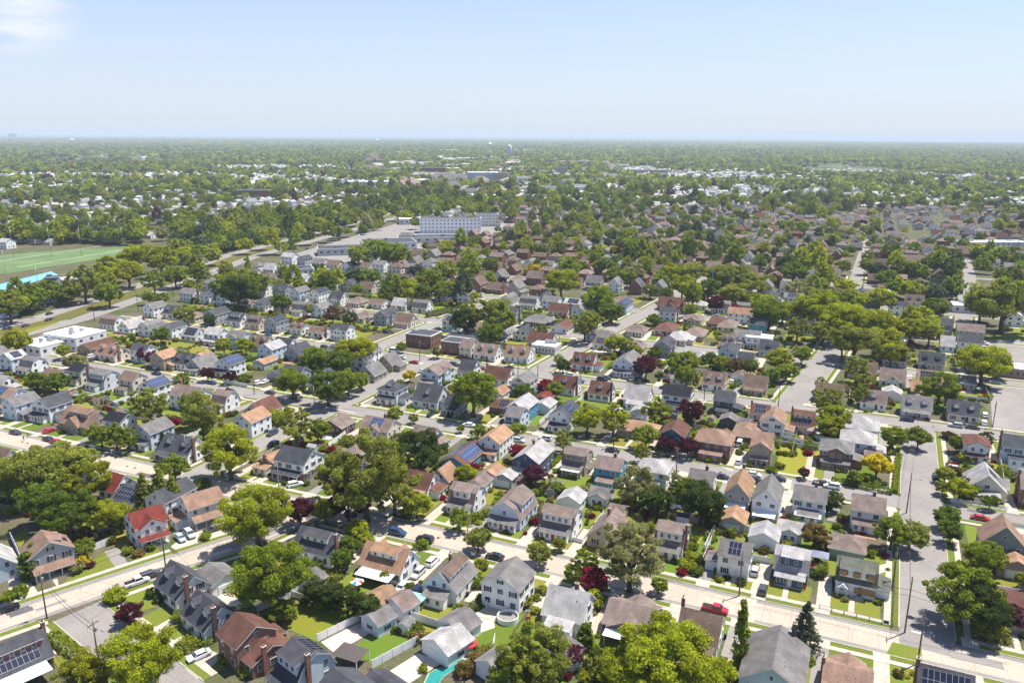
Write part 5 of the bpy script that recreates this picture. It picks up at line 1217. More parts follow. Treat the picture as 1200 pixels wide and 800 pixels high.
# wires between the poles
def wire(a, b_, H1, H2, label):
    A, B = G(*a) + Vector((0, 0, H1)), G(*b_) + Vector((0, 0, H2)); q = MB(); pts = []
    for k in range(13): t = k / 12; p = A + (B - A) * t; pts.append(p - A - Vector((0, 0, 1)) * 4 * .9 * t * (1 - t))
    q.tube(pts, .035, 4); o = ob("overhead_wire", q.mesh("overhead_wire", ["rubber"]), None, A); thing(o, '', 'wire', 'overhead wires', A, label)
for a, b_, lb in [((55, 724), (117, 786), "wire along the short asphalt street"), ((55, 724), (194, 664), "wire over the concrete side street"), ((866, 698), (1060, 741), "wire along the concrete street to the right crossing"), ((1060, 741), (1062, 601), "wire along the right cross street, near span"), ((1062, 601), (1075, 500), "wire along the right cross street, far span"), ((1060, 741), (1200, 772), "wire from the right crossing to the right edge"), ((719, 524), (792, 561), "wire over the grey asphalt street"), ((708, 640), (866, 698), "wire above the concrete street behind the tall pale tree")]:
    for dz, wd_ in ((.3, "upper"), (1.6, "lower")): wire(a, b_, 10.4 - dz, 10.4 - dz, wd_ + " " + lb)
# ------------------------------------------------------------------ two people walking in the street
def person(px, py, shirt, trousers, hairc, label, ph):
    p = G(px, py); bm = bmesh.new()
    J = dict(pel=(0, 0, .95), wai=(0, 0, 1.12), che=(0, .01, 1.35), nec=(0, 0, 1.5), hea=(0, .02, 1.64), top=(0, .01, 1.74), hl=(-.1, 0, .9), kl=(-.11, .12 * ph, .5), al=(-.11, .1 * ph, .09), tl=(-.11, .1 * ph + .16, .04), hr=(.1, 0, .9), kr=(.11, -.08 * ph, .5), ar=(.11, -.24 * ph, .1), tr=(.11, -.24 * ph + .16, .05),
             sl=(-.19, 0, 1.42), el=(-.25, -.06 * ph, 1.14), wl=(-.26, .06, .9), fl=(-.26, .09, .8), sr=(.19, 0, 1.42), er=(.25, .08 * ph, 1.14), wr=(.26, .2, .93), fr=(.26, .25, .84))
    rr = dict(pel=.14, wai=.13, che=.155, nec=.055, hea=.095, top=.07, hl=.1, kl=.06, al=.042, tl=.035, hr=.1, kr=.06, ar=.042, tr=.035, sl=.065, el=.045, wl=.032, fl=.03, sr=.065, er=.045, wr=.032, fr=.03)
    names = list(J); E_ = [('pel', 'wai'), ('wai', 'che'), ('che', 'nec'), ('nec', 'hea'), ('hea', 'top'), ('pel', 'hl'), ('hl', 'kl'), ('kl', 'al'), ('al', 'tl'), ('pel', 'hr'), ('hr', 'kr'), ('kr', 'ar'), ('ar', 'tr'), ('che', 'sl'), ('sl', 'el'), ('el', 'wl'), ('wl', 'fl'), ('che', 'sr'), ('sr', 'er'), ('er', 'wr'), ('wr', 'fr')]
    me = bpy.data.meshes.new("person"); me.from_pydata([J[k] for k in names], [(names.index(a), names.index(b_)) for a, b_ in E_], [])
    o = ob("person", me, None, p, AS + math.pi / 2); md = o.modifiers.new("skin", 'SKIN'); sv = me.skin_vertices[0].data
    for k, n_ in enumerate(names): sv[k].radius = (rr[n_], rr[n_])
    sv[0].use_root = True; o.modifiers.new("sub", 'SUBSURF').levels = 1
    dg = bpy.context.evaluated_depsgraph_get(); nm = bpy.data.meshes.new_from_object(o.evaluated_get(dg)); o.modifiers.clear(); o.data = nm; bm.free()
    nm.materials.clear()
    for c in ("skin", shirt, trousers): 
        if c not in M: pass
        nm.materials.append(M[c])
    for f in nm.polygons: f.material_index = 2 if f.center.z < .98 and abs(f.center.x) < .22 else 1 if f.center.z < 1.47 and f.center.z > 1.0 else 0; f.use_smooth = True
    q = MB(); q.tube([(0, -.02, 1.62), (0, -.015, 1.7), (0, 0, 1.77)], [.108, .1, .05], 10); ob("hair", q.mesh("hair", [hairc], True), o)
    thing(o, '', 'person', 'people walking in the street', p, label)
plain("shirt_red", (.35, .06, .05), .9); plain("shirt_dark", (.05, .06, .09), .9); plain("trousers_dark", (.03, .035, .05), .9); plain("hair_brown", (.04, .025, .018), .8)
person(28, 516, "shirt_dark", "trousers_dark", "hair_brown", "person in dark clothes walking in the concrete street, the left of two", 1)
person(33, 512.5, "shirt_red", "trousers_dark", "hair_brown", "person in a red top walking in the concrete street, the right of two", -1)
# parasols, gazebos, awnings
def parasol(px, py, cols, label, r=1.6):
    p = G(px, py); o = ob("garden_parasol", None, None, p); q = MB(); q.tube([(0, 0, 0), (0, 0, 2.5)], .04, 6); ob("shaft", q.mesh("shaft", ["metal"]), o); q = MB()
    for k in range(8):
        a, c = 2 * math.pi * k / 8, 2 * math.pi * (k + 1) / 8; q.face([(math.cos(a) * r, math.sin(a) * r, 1.95), (math.cos(c) * r, math.sin(c) * r, 1.95), (0, 0, 2.55)], k % len(cols))
    ob("canopy", q.mesh("canopy", cols), o); thing(o, '', 'parasol', None, p, label)
plain("fabric_blue", (.05, .22, .5), .8); plain("fabric_red", (.35, .03, .03), .8); plain("fabric_teal", (.12, .5, .55), .8)
parasol(419, 690, ["vinyl", "fabric_blue", "vinyl", "fabric_red"], "striped white, blue and red garden parasol behind the tan-roofed cottage")
parasol(549, 762, ["fabric_red"], "dark red garden parasol beside the big white garage", 2.0); parasol(357, 562 - 55, ["vinyl", "fabric_red"], "red and white parasol in the olive shrubs by the low brick house", 1.3)
def gazebo(px, py, L, W, col, label, m="tinted", ang=AS, hip=True):
    p = G(px, py); o = ob("garden_gazebo", None, None, p, ang); q = MB(); h = 2.4
    c = [(-L / 2, -W / 2, h), (L / 2, -W / 2, h), (L / 2, W / 2, h), (-L / 2, W / 2, h)]
    for k in range(4): q.face([c[k], c[(k + 1) % 4], (0, 0, h + (1.0 if hip else .1))])
    q.face([(x, y, z - .02) for x, y, z in c[::-1]]); ob("roof", q.mesh("roof", [m]), o, color=col)
    for sx in (-1, 1):
        for sy in (-1, 1): ob("post", SH['post'], o, (sx * (L / 2 - .15), sy * (W / 2 - .15), 0), sc=(1, 1, h))
    thing(o, '', 'gazebo', None, p, label)
gazebo(411, 776, 6, 4.5, (.08, .065, .06), "dark-topped garden pavilion beside the bottom patio", hip=False); gazebo(960, 660, 4, 3.6, (.2, .21, .28), "small blue-grey gazebo between the navy and boarded-up houses"); gazebo(485, 711, 5, 4, (.25, .62, .68), "pale teal awning on posts beside the round back lawn", hip=False); gazebo(953, 511, 4.5, 3.5, (.3, .22, .18), "small brown gazebo behind the open lot"); gazebo(790, 602, 4.5, 4, (.03, .035, .05), "black round-topped gazebo behind the yellow house's neighbour")
# ------------------------------------------------------------------ lots: front lawn, walk, drive and back lawn of every house
li = 0
GR = [(.085, .145, .022), (.10, .155, .025), (.115, .15, .03), (.075, .135, .022), (.14, .165, .035)]
def lot(c, L, W, ang, front, fdir, k, near):
    sdir = Vector((fdir.y, -fdir.x, 0))
    du = (L if abs(math.cos(ang - AS)) > .7 else W) / 2; dv = (W if abs(math.cos(ang - AS)) > .7 else L) / 2
    v0 = uv(c)[1]; sv = min(SV, key=lambda q: abs(q - v0)); gap = abs(sv - v0) - 4.6 - 3.2 - dv
    def rc(s0, s1, f0, f1, name, m, col, zz, label):
        q = [c + sdir * s0 + fdir * f0, c + sdir * s1 + fdir * f0, c + sdir * s1 + fdir * f1, c + sdir * s0 + fdir * f1]
        for p in q + [(q[0] + q[2]) / 2]:
            if corridor(p, None, 2.6): return None
        return sheet(name, q, zz, m, label, col)
    z = .012 + .002 * (k % 29)
    if 1.5 < gap < 24:
        rc(-du - 1.2, du + 2, dv - .3, dv + gap, "lawn", "grass_lawn", jit(random.choice(GR), .1), z, "small front lawn between a house and the footpath")
        rc(du * .12 - .6, du * .12 + .6, dv, dv + gap, "walkway", "pavement", None, z + .062, "pale front path from a footpath to a door")
        rc(du + .7, du + 3.6, -dv * .6, dv + gap, "driveway", random.choice(["pavement", "pavement", "concrete", "asphalt"]), None, z + .066, "drive beside a house")
        # apron across footpath and verge
        q0, q1 = dv + gap - .1, dv + gap + 3.1
        qq = [c + sdir * (du + .6) + fdir * q0, c + sdir * (du + 3.7) + fdir * q0, c + sdir * (du + 3.7) + fdir * q1, c + sdir * (du + .6) + fdir * q1]
        sheet("driveway_apron", qq, .145 + .001 * (k % 9), "pavement", "pale apron where a drive meets the kerb")
    rc(-du - 2.5, du + 2.5, -dv - 15, -dv + .3, "lawn", "grass_lawn", jit(random.choice(GR), .14), z - .008, "back lawn behind a house")
    if random.random() < .6: rc(-du * .7, du * .6, -dv - 4.5, -dv, "patio", "paving", jit(random.choice([(.5, .44, .37), (.42, .36, .30), (.35, .2, .15), (.52, .5, .46)]), .1), z + .064, "paved patio behind a house")
# ------------------------------------------------------------------ further houses in the rows between those read off the photograph
def free(p, r):
    return all((p - q).length > r + s for q, s in HOUSES)
def onscreen(p, m=40):
    if p.y < 60: return False
    x, y = P((p.x, p.y, 4)); return -m < x < 1200 + m and y < 820
nind = len([1 for o in COL.objects if o.get('category') == 'house'])
cand = []
for k, v in enumerate(SV + [738.0]):
    for s in (-1, 1):
        u = -420.0 + random.random() * 6
        while u < 560:
            vv = v + s * (16.5 + random.uniform(-1, 1.5)); p = xy(u, vv)
            if onscreen(p): cand.append((p, s, v))
            u += random.uniform(13.2, 15.2)
cand.sort(key=lambda q: q[0].length)
BVB = [(-389, 249), (-392, 295), (-424, 395), (-469, 525), (-515, 760)]
def left_of_boulevard(p):
    u, v = uv(p)
    ub = np.interp(v, [150, 249, 295, 395, 525, 760, 1150], [-375, -389, -392, -424, -469, -515, -600]); return u < ub + 24
FAR_H = []
NOGO = [(G(938, 538), 10), (G(375, 728), 10), (G(475, 752), 9), (G(395, 745), 6), (G(610, 735), 5)]
HOUSES += NOGO
nfill = 0
for p, s, v in cand:
    if left_of_boulevard(p) or not free(p, 4.2) or corridor(p, None, 5.5): continue
    px, py = P((p.x, p.y, 4)); pu, pv = uv(p)
    if px > 1150 and py > 385: continue
    if (G(528, 268) - p).length < 75 or (G(450, 290) - p).length < 45 or (G(400, 300) - p).length < 40: continue
    if any((p - q).length < r * .55 and r > 4.5 for q, r in TREES): continue
    tudor = px > 480 and py < 345
    if tudor: t, W, wl, rf = random.choice([('s', 8.5, 'K', 'b'), ('s', 8, 'K', 'm'), ('c', 8.5, 'K', 'b'), ('h', 9, 'K', 'm'), ('s', 8, 'W', 'g'), ('H', 9, 'K', 'b'), ('s', 8, 'M', 'g'), ('c', 8.5, 'T', 'b')])
    else: t, W, wl, rf = random.choice([('2', 8, 'W', 'g'), ('c', 8.5, 'W', 'd'), ('2', 7.5, 'L', 'g'), ('b', 8.5, 'W', 'm'), ('c', 8.5, 'C', 'b'), ('2', 8, 'W', 'l'), ('h', 9, 'C', 'm'), ('2', 8, 'G', 'd'), ('c', 8, 'W', 'l'), ('2', 8, 'V', 'd'), ('1', 9, 'W', 'b'), ('2', 7.5, 'W', 'd'), ('b', 8, 'W', 'g')])
    cross = random.random() < (.6 if t in '2s' else .25); ang = AS + (math.pi / 2 if cross else 0); L = random.uniform(9, 11) if not cross else random.uniform(9.5, 12.5)
    if t in 'hH': L = W + random.uniform(0, 2.5)
    if nind + nfill < 295:
        f = random.choice(["", "xn", "d2n", "Pn", "gn5", "sn", "Pa", "cbn", "on7", "xf"]) if t in 'c1' else random.choice(["", "xn", "Pn", "Pa", "pn", "xf", "cb", "gn5", "on6"])
        if t in 'hH' : f = random.choice(["", "xn", "Pn", "gn5"])
        house(0, 0, 0, 0, t, W, wl, rf, f, raw=(p, ang, L)); nfill += 1
    else:
        FAR_H.append((p, ang, wl, rf, t)); HOUSES.append((p, 6.5))
for k, (c, L, W, ang, noun, front, fdir, fr, near) in enumerate(FP):
    if noun == 'house' and fr == 's' and c.length < 520: lot(c, L, W, ang, front, fdir, k, near)
# lots of the slanting streets at the lower left
for (a, lb) in [([(95, 662), (122, 647), (135, 665), (72, 685)], "front lawn of the brown-roofed porch house"), ([(155, 655), (185, 642), (190, 650), (160, 661)], "front lawn of the red-roofed house"), ([(145, 700), (180, 686), (185, 710), (162, 717)], "front lawn of the dark dormer cottage"), ([(157, 727), (190, 711), (205, 722), (172, 739)], "front lawn of the dark dormer cottage, lower half"), ([(179, 745), (207, 732), (220, 742), (190, 755)], "front lawn of the pale blue cottage"), ([(192, 760), (220, 746), (237, 750), (205, 772)], "front lawn of the pale blue cottage, lower half"), ([(225, 786), (250, 772), (265, 782), (235, 795)], "front lawn of the brown-roofed brick house"), ([(60, 728), (68, 742), (90, 765), (118, 795), (104, 800), (55, 750)], "side lawn of the solar-roofed corner house"), ([(40, 640), (30, 620), (18, 628), (26, 655)], "narrow side lawn left of the brown-roofed porch house"), ([(88, 640), (130, 632), (118, 605), (95, 612)], "shaded back lawn behind the porch house"), ([(80, 800), (60, 770), (82, 765), (105, 800)], "rough lawn behind the solar-roofed corner house")]:
    lawn(a, (.105, .155, .028), lb)
for (a, m_) in [([(174, 739), (180, 745), (208, 728), (204, 722)], "pavement"), ([(216, 783), (231, 796), (262, 768), (247, 762)], "pavement"), ([(122, 646), (136, 666), (150, 660), (139, 641)], "asphalt"), ([(200, 640), (212, 650), (280, 625), (262, 612), (240, 610)], "pavement"), ([(192, 757), (196, 760), (222, 744), (218, 741)], "pavement"), ([(64, 683), (70, 692), (66, 672), (60, 678)], "pavement"), ([(10, 690), (28, 702), (45, 694), (20, 660), (10, 650)], "patio_")]:
    lawn(a, (.5, .45, .38), "pale drive or path of a house on the slanting street", "pavement" if m_ != "asphalt" else "asphalt", "driveway")
for (a) in [[(484, 706), (522, 660), (534, 663), (500, 712)], [(862, 705), (884, 712), (905, 650), (884, 646)], [(851, 780), (870, 716), (886, 718), (868, 800), (851, 800)], [(640, 775), (690, 700), (702, 704), (668, 780)], [(550, 710), (566, 700), (576, 712), (572, 745), (560, 740)], [(840, 545), (858, 552), (876, 522), (868, 520)], [(808, 533), (832, 540), (836, 530), (816, 526)], [(820, 465 + 60), (838, 540), (842, 536), (828, 524)], [(905, 605), (918, 560), (928, 562), (922, 610)], [(1005, 668), (1048, 658), (1052, 664), (1010, 680)]]:
    lawn(a, (.5, .45, .38), "long pale concrete drive between two houses", "pavement", "driveway")
# garden fences along the lot lines
def in_house(p, pad=.3):
    for c, L, W, ang, *_ in FP:
        d = p - c
        if d.length < max(L, W):
            x = d.x * math.cos(ang) + d.y * math.sin(ang); y = -d.x * math.sin(ang) + d.y * math.cos(ang)
            if abs(x) < L / 2 + pad and abs(y) < W / 2 + pad: return True
    return False
nf = 0; BUSH = []
for c, L, W, ang, noun, front, fdir, fr, near in sorted(FP, key=lambda q: q[0].length):
    if noun != 'house' or fr != 's' or c.length > 520: continue
    sdir = Vector((fdir.y, -fdir.x, 0)); al = abs(math.cos(ang - AS)) > .7; du = (L if al else W) / 2; dv = (W if al else L) / 2
    for A, B in ((c + sdir * (du + 4.0) - fdir * (dv + 13), c + sdir * (du + 4.0) - fdir * (dv * .1)), (c - sdir * (du + 3) - fdir * (dv + 13.5), c + sdir * (du + 3) - fdir * (dv + 13.5))):
        pts = [A + (B - A) * t / 12 for t in range(13)]; ok = not any(in_house(p) or corridor(p, None, 4) for p in pts)
        if ok and nf < 95 and c.length < 430 and random.random() < .62:
            m_ = random.choice(['vinyl', 'vinyl', 'vinyl', 'pavement', 'wood']); fence([A, B], random.choice([1.6, 1.8]), 'garden_fence', m_); nf += 1
        for p in pts:
            for _ in range(2):
                q = p + Vector((random.uniform(-1.1, 1.1), random.uniform(-1.1, 1.1), 0))
                if random.random() < .34 and not in_house(q, .7) and not corridor(q, None, 2.5): BUSH.append((q, random.uniform(.5, 1.5)))
    for _ in range(5):
        t = random.uniform(-1, 1); q = c + sdir * t * (du + 3) + fdir * random.choice([dv + 1.0, -dv - 1.0, -dv - random.uniform(2, 12)])
        if not in_house(q, .6) and not corridor(q, None, 2.5): BUSH.append((q, random.uniform(.45, 1.1)))
lawn([(266, 688), (292, 668), (318, 690), (288, 714)], (.10, .15, .025), "back lawn behind the dark dormer cottage"); lawn([(252, 694), (268, 690), (284, 708), (262, 712)], (.5, .45, .38), "pale patio behind the pale blue cottage", "paving", "patio")
# sheds, bins and trampolines in the yards
def shed_mesh():
    q = MB(); q.extrude([(-1.2, 0), (1.2, 0), (1.2, 1.9), (0, 2.5), (-1.2, 1.9)], -1.6, 1.6); w_ = q.mesh("wall", ["siding"]); r_ = roof_gable(3.2, [(-1.2, 1.9), (0, 2.5), (1.2, 1.9)], .15, .12, .08); q = MB(); q.box(-.45, .45, -.05, .02, 0, 1.75); return w_, r_, q.mesh("door", ["trim"])
SHM = shed_mesh(); q = MB(); q.hexa([(-.24, -.26, .05), (.24, -.26, .05), (.24, .26, .05), (-.24, .26, .05), (-.3, -.33, .95), (.3, -.33, .95), (.3, .33, .95), (-.3, .33, .95)]); BINM = {c_: None for c_ in ("bin_green", "bin_blue", "rubber")}
for c_ in BINM:
    q = MB(); q.hexa([(-.24, -.26, .05), (.24, -.26, .05), (.24, .26, .05), (-.24, .26, .05), (-.3, -.33, .95), (.3, -.33, .95), (.3, .33, .95), (-.3, .33, .95)]); BINM[c_] = q.mesh("body", [c_])
q = MB(); q.hexa([(-.33, -.36, .96), (.33, -.36, .96), (.33, .38, .96), (-.33, .38, .96), (-.3, -.33, 1.02), (.3, -.33, 1.08), (.3, .34, 1.08), (-.3, .34, 1.02)]); LIDM = q.mesh("lid", ["rubber"])
q = MB(); q.tube([(1.5 * math.cos(k * .3927), 1.5 * math.sin(k * .3927), .75) for k in range(17)], .07, 5); TRR = q.mesh("rim", ["fabric_blue"]); q = MB(); q.face([(1.45 * math.cos(k * .3927), 1.45 * math.sin(k * .3927), .74) for k in range(16)]); TRB = q.mesh("bed", ["rubber"]); q = MB(); q.tube([(0, 0, 0), (0, 0, .75)], .04, 5); TRL = q.mesh("leg", ["metal"])
nsd = nbn = ntr = 0
for c, L, W, ang, noun, front, fdir, fr, near in sorted(FP, key=lambda q: q[0].length):
    if noun != 'house' or fr != 's' or c.length > 400: continue
    sdir = Vector((fdir.y, -fdir.x, 0)); al = abs(math.cos(ang - AS)) > .7; du = (L if al else W) / 2; dv = (W if al else L) / 2
    p = c - fdir * (dv + random.uniform(9, 12.5)) + sdir * random.uniform(-du, du)
    if nsd < 48 and random.random() < .7 and not in_house(p, 2.4) and not corridor(p, None, 4) and all((p - t).length > 1.6 for t, r in TREES):
        o = ob("garden_shed", None, None, p, AS + random.choice([0, math.pi / 2])); wl = random.choice('WGTNVMC'); rf = random.choice('dgmbl'); ob("wall", SHM[0], o, color=jit(WALL[wl])); ob("roof", SHM[1], o, color=jit(ROOF[rf])); ob("door", SHM[2], o, (0, -1.2, 0)); thing(o, f"small {WNAME[wl]} shed with {RNAME[rf]} roof", 'shed', 'garden sheds', p); nsd += 1
    p = c + sdir * (du + .55) + fdir * (dv * random.uniform(-.6, .8))
    if nbn < 60 and random.random() < .6 and not in_house(p, .2):
        for k in range(random.randint(1, 2)):
            bc_ = random.choice(list(BINM)); o = ob("wheelie_bin", None, None, p + fdir * k * .85, AS); ob("body", BINM[bc_], o); ob("lid", LIDM, o); thing(o, {'bin_green': 'green', 'bin_blue': 'blue', 'rubber': 'black'}[bc_] + " wheelie bin against a house wall", 'bin', 'wheelie bins', p + fdir * k * .85); nbn += 1
    p = c - fdir * (dv + random.uniform(5, 9)) + sdir * random.uniform(-3, 3)
    if ntr < 7 and all((p - q).length > r + 2 for q, r in NOGO) and random.random() < .14 and not in_house(p, 2) and not corridor(p, None, 4) and all((p - t).length > 3 for t, r in TREES):
        o = ob("trampoline", None, None, p); ob("rim", TRR, o); ob("bed", TRB, o)
        for k in range(6): ob("leg", TRL, o, (1.45 * math.cos(k * 1.047), 1.45 * math.sin(k * 1.047), 0))
        thing(o, "round blue-rimmed trampoline on a back lawn", 'trampoline', None, p); ntr += 1
# ------------------------------------------------------------------ garden trees and shrubs between the houses
nt_ = len([1 for o in COL.objects if o.get('category') == 'tree']); ns_ = len([1 for o in COL.objects if o.get('category') == 'shrub'])
def clear_tree(p, R):
    if corridor(p, None, 1.0): return False
    for c, L, W, ang, *_ in FP:
        d = p - c
        if d.length < max(L, W):
            x = d.x * math.cos(ang) + d.y * math.sin(ang); y = -d.x * math.sin(ang) + d.y * math.cos(ang)
            if abs(x) < L / 2 + .8 and abs(y) < W / 2 + .8: return False
    return all((p - q).length > (R + r) * .62 for q, r in TREES)
tries = 0
while nt_ < 296 and tries < 9000:
    tries += 1; px, py = random.uniform(-10, 1210), random.choice([random.uniform(300, 420), random.uniform(420, 800)] if tries % 3 else [random.uniform(295, 380)])
    p = G(px, py); R = random.uniform(1.6, 3.2) if p.length < 380 else random.uniform(3, 5.5)
    if p.length > 650 or not clear_tree(p, R) or any((p - q).length < R + 3 for q in CARS) or (py > 560 and R > 2.4) or any((p - q).length < R + r for q, r in NOGO): continue
    d = p.length; plant(p, R, random.choice(['round', 'round', 'oval', 'sparse', 'spread', 'cone']), random.choice(['green', 'lime', 'green', 'olive', 'deep', 'dark', 'gold', 'maroon', 'pale']), R / d * FPX); nt_ += 1
for c, L, W, ang, noun, front, fdir, fr, near in sorted(FP, key=lambda q: q[0].length):
    if noun != 'house' or ns_ > 285 or fr != 's': continue
    a = ang + NSIDE[front]; l = L if front in 'nf' else W; dp = (W if front in 'nf' else L) / 2
    for q in range(random.randint(1, 4)):
        x = random.uniform(-.5, .5) * l; p = c + Matrix.Rotation(a, 3, 'Z') @ Vector((x, -dp - random.uniform(1.0, 3.2), 0)); R = random.uniform(.6, 1.2)
        if corridor(p, None, 1.5) or any((p - t).length < (R + r) * .7 for t, r in TREES): continue
        plant(p, R, 'bush', random.choice(['green', 'deep', 'lime', 'dark', 'gold', 'crimson', 'pale']), R / p.length * FPX); ns_ += 1
# kerbside cars to fill the streets
nc = 0
for _ in range(900):
    if nc >= 60: break
    v = random.choice(SV[:5]); s = random.choice((-1, 1)); p = xy(random.uniform(-300, 250), v + s * 3.1)
    if not onscreen(p, 0) or any((p - q).length < 9 for q in CARS) or p.length > 560 or v < 200: continue
    if sum(1 for r in ROADS if (lambda d, t: (p - (r[0] + d * t)).length < r[2] + 5)(r[1] - r[0], max(0, min(1, (p - r[0]).dot(r[1] - r[0]) / (r[1] - r[0]).length_squared)))) > 1: continue
    car(0, 0, random.choice(['sedan', 'suv', 'suv', 'sedan', 'van'] if nc % 9 == 0 else ['sedan', 'suv']), random.choice('WWSSKKDDBNRT'), AS, s > 0, pos=p); nc += 1
# ------------------------------------------------------------------ the plain beyond: far trees and far houses, one object each
def gn_scatter(name, pts, rots, scl, idx, cols, extra, variants, label):
    """points with attributes; each instances one of the variant meshes (geometry belongs to this object)"""
    me = bpy.data.meshes.new(name); n = len(pts); me.vertices.add(n); me.vertices.foreach_set("co", np.asarray(pts, np.float32).ravel())
    def at(nm, ty, dat, key): a = me.attributes.new(nm, ty, 'POINT'); a.data.foreach_set(key, np.asarray(dat).ravel())
    at("rot", 'FLOAT_VECTOR', np.stack([np.zeros(n), np.zeros(n), rots], 1).astype(np.float32), "vector"); at("scl", 'FLOAT_VECTOR', np.asarray(scl, np.float32), "vector"); at("vi", 'INT', np.asarray(idx, np.int32), "value")
    at("tint", 'FLOAT_COLOR', np.asarray(cols, np.float32), "color")
    if extra is not None: at("wallc", 'FLOAT_COLOR', np.asarray(extra, np.float32), "color")
    o = ob(name, me); ng = bpy.data.node_groups.new(name, 'GeometryNodeTree'); ng.interface.new_socket("Geometry", in_out='INPUT', socket_type='NodeSocketGeometry'); ng.interface.new_socket("Geometry", in_out='OUTPUT', socket_type='NodeSocketGeometry')
    gi, go = ng.nodes.new("NodeGroupInput"), ng.nodes.new("NodeGroupOutput"); g2i = ng.nodes.new("GeometryNodeGeometryToInstance")
    for v in reversed(variants):
        src = bpy.data.objects.new(name + "_source", v); oi = ng.nodes.new("GeometryNodeObjectInfo"); oi.inputs["Object"].default_value = src; oi.inputs["As Instance"].default_value = False; ng.links.new(oi.outputs["Geometry"], g2i.inputs[0])
    ip = ng.nodes.new("GeometryNodeInstanceOnPoints"); ip.inputs["Pick Instance"].default_value = True
    def named(nm, ty):
        a = ng.nodes.new("GeometryNodeInputNamedAttribute"); a.data_type = ty; a.inputs["Name"].default_value = nm; return a.outputs["Attribute"]
    ng.links.new(gi.outputs[0], ip.inputs["Points"]); ng.links.new(g2i.outputs[0], ip.inputs["Instance"]); ng.links.new(named("vi", 'INT'), ip.inputs["Instance Index"])
    ng.links.new(named("rot", 'FLOAT_VECTOR'), ip.inputs["Rotation"]); ng.links.new(named("scl", 'FLOAT_VECTOR'), ip.inputs["Scale"]); ng.links.new(ip.outputs[0], go.inputs[0])
    md = o.modifiers.new("scatter", 'NODES'); md.node_group = ng; struct(o, label, 'stuff'); return o
HALF = math.tan(rad(35.5))
def wedge(n, d0, d1):
    y = np.sqrt(RNG.uniform(d0 ** 2, d1 ** 2, n)); x = RNG.uniform(-1, 1, n) * y * HALF; return np.stack([x, y, np.zeros(n)], 1)
def val(n, d):     # patchy value noise in [0,1]
    g = RNG.random((64, 64)); q = (n[:, :2] / d) % 63; i = q.astype(int); f = q - i; f = f * f * (3 - 2 * f)
    a = g[i[:, 0], i[:, 1]] * (1 - f[:, 0]) + g[i[:, 0] + 1, i[:, 1]] * f[:, 0]; b = g[i[:, 0], i[:, 1] + 1] * (1 - f[:, 0]) + g[i[:, 0] + 1, i[:, 1] + 1] * f[:, 0]
    return a * (1 - f[:, 1]) + b * f[:, 1]
TREEPAL = np.array([LEAF[k] for k in ('lime', 'green', 'green', 'deep', 'olive', 'deep', 'blue', 'dark', 'lime', 'gold', 'pale', 'maroon')])
TP = np.array([.17, .17, .1, .1, .1, .1, .08, .06, .03, .01, .03, .012])
# far houses on a regular grid of streets
hp = [(p, a, wl, rf) for p, a, wl, rf, t in FAR_H]
hpts = [tuple(p) for p, *_ in hp]; hrot = [a for _, a, *_ in hp]; hw = [WALL[w] for *_, w, r in hp]; hr_ = [ROOF[r] for *_, r in hp]
bvp = [uv(p) for p in bp]
def near_bv(P_): 
    u = P_[:, 0] * US.x + P_[:, 1] * US.y; v = P_[:, 0] * NS.x + P_[:, 1] * NS.y; ub = np.interp(v, [q[1] for q in bvp], [q[0] for q in bvp]); return u - ub
g = []
for v in np.arange(-200, 3600, 36.0):
    for u in np.arange(-2600, 1900, 14.5):
        g.append((u + random.uniform(-2, 2), v + 18 + random.uniform(-2, 2)))
g = np.array(g); X = np.stack([US.x * g[:, 0] + NS.x * g[:, 1], US.y * g[:, 0] + NS.y * g[:, 1], np.zeros(len(g))], 1)
d = np.hypot(X[:, 0], X[:, 1]); nb = near_bv(X)
keep = (d > 430) & (d < 2700) & (np.abs(X[:, 0]) < X[:, 1] * HALF) & (RNG.random(len(X)) < .86) & ((nb < -45) | ((g[:, 1] > 780) & (nb > 30)))
keep &= ~((nb < 0) & (nb > -230) & (g[:, 1] > 330) & (g[:, 1] < 900) & (RNG.random(len(X)) < .8))
fx, fy = G(100, 305)[:2]; keep &= np.hypot(X[:, 0] - fx, X[:, 1] - fy) > 120
for q in ((528, 272, 60), (430, 222, 80), (510, 208, 90), (572, 214, 100)): cx, cy = G(q[0], q[1])[:2]; keep &= np.hypot(X[:, 0] - cx, X[:, 1] - cy) > q[2]
X = X[keep]
hpts += [tuple(q) for q in X]; hrot += list(AS + RNG.integers(0, 2, len(X)) * math.pi / 2)
far_t = P_x = None
for q in X:
    right = q[0] > -60 and q[1] < 1300
    far_ = q[1] > 1150; hw.append(WALL[random.choice('KKTMTWWV' if right and not far_ else 'WWWWCLVW')]); hr_.append(ROOF[random.choice('qmbbgmgdm' if right and not far_ else 'gglllmll')] if not far_ or random.random() < .6 else (.5, .49, .47))
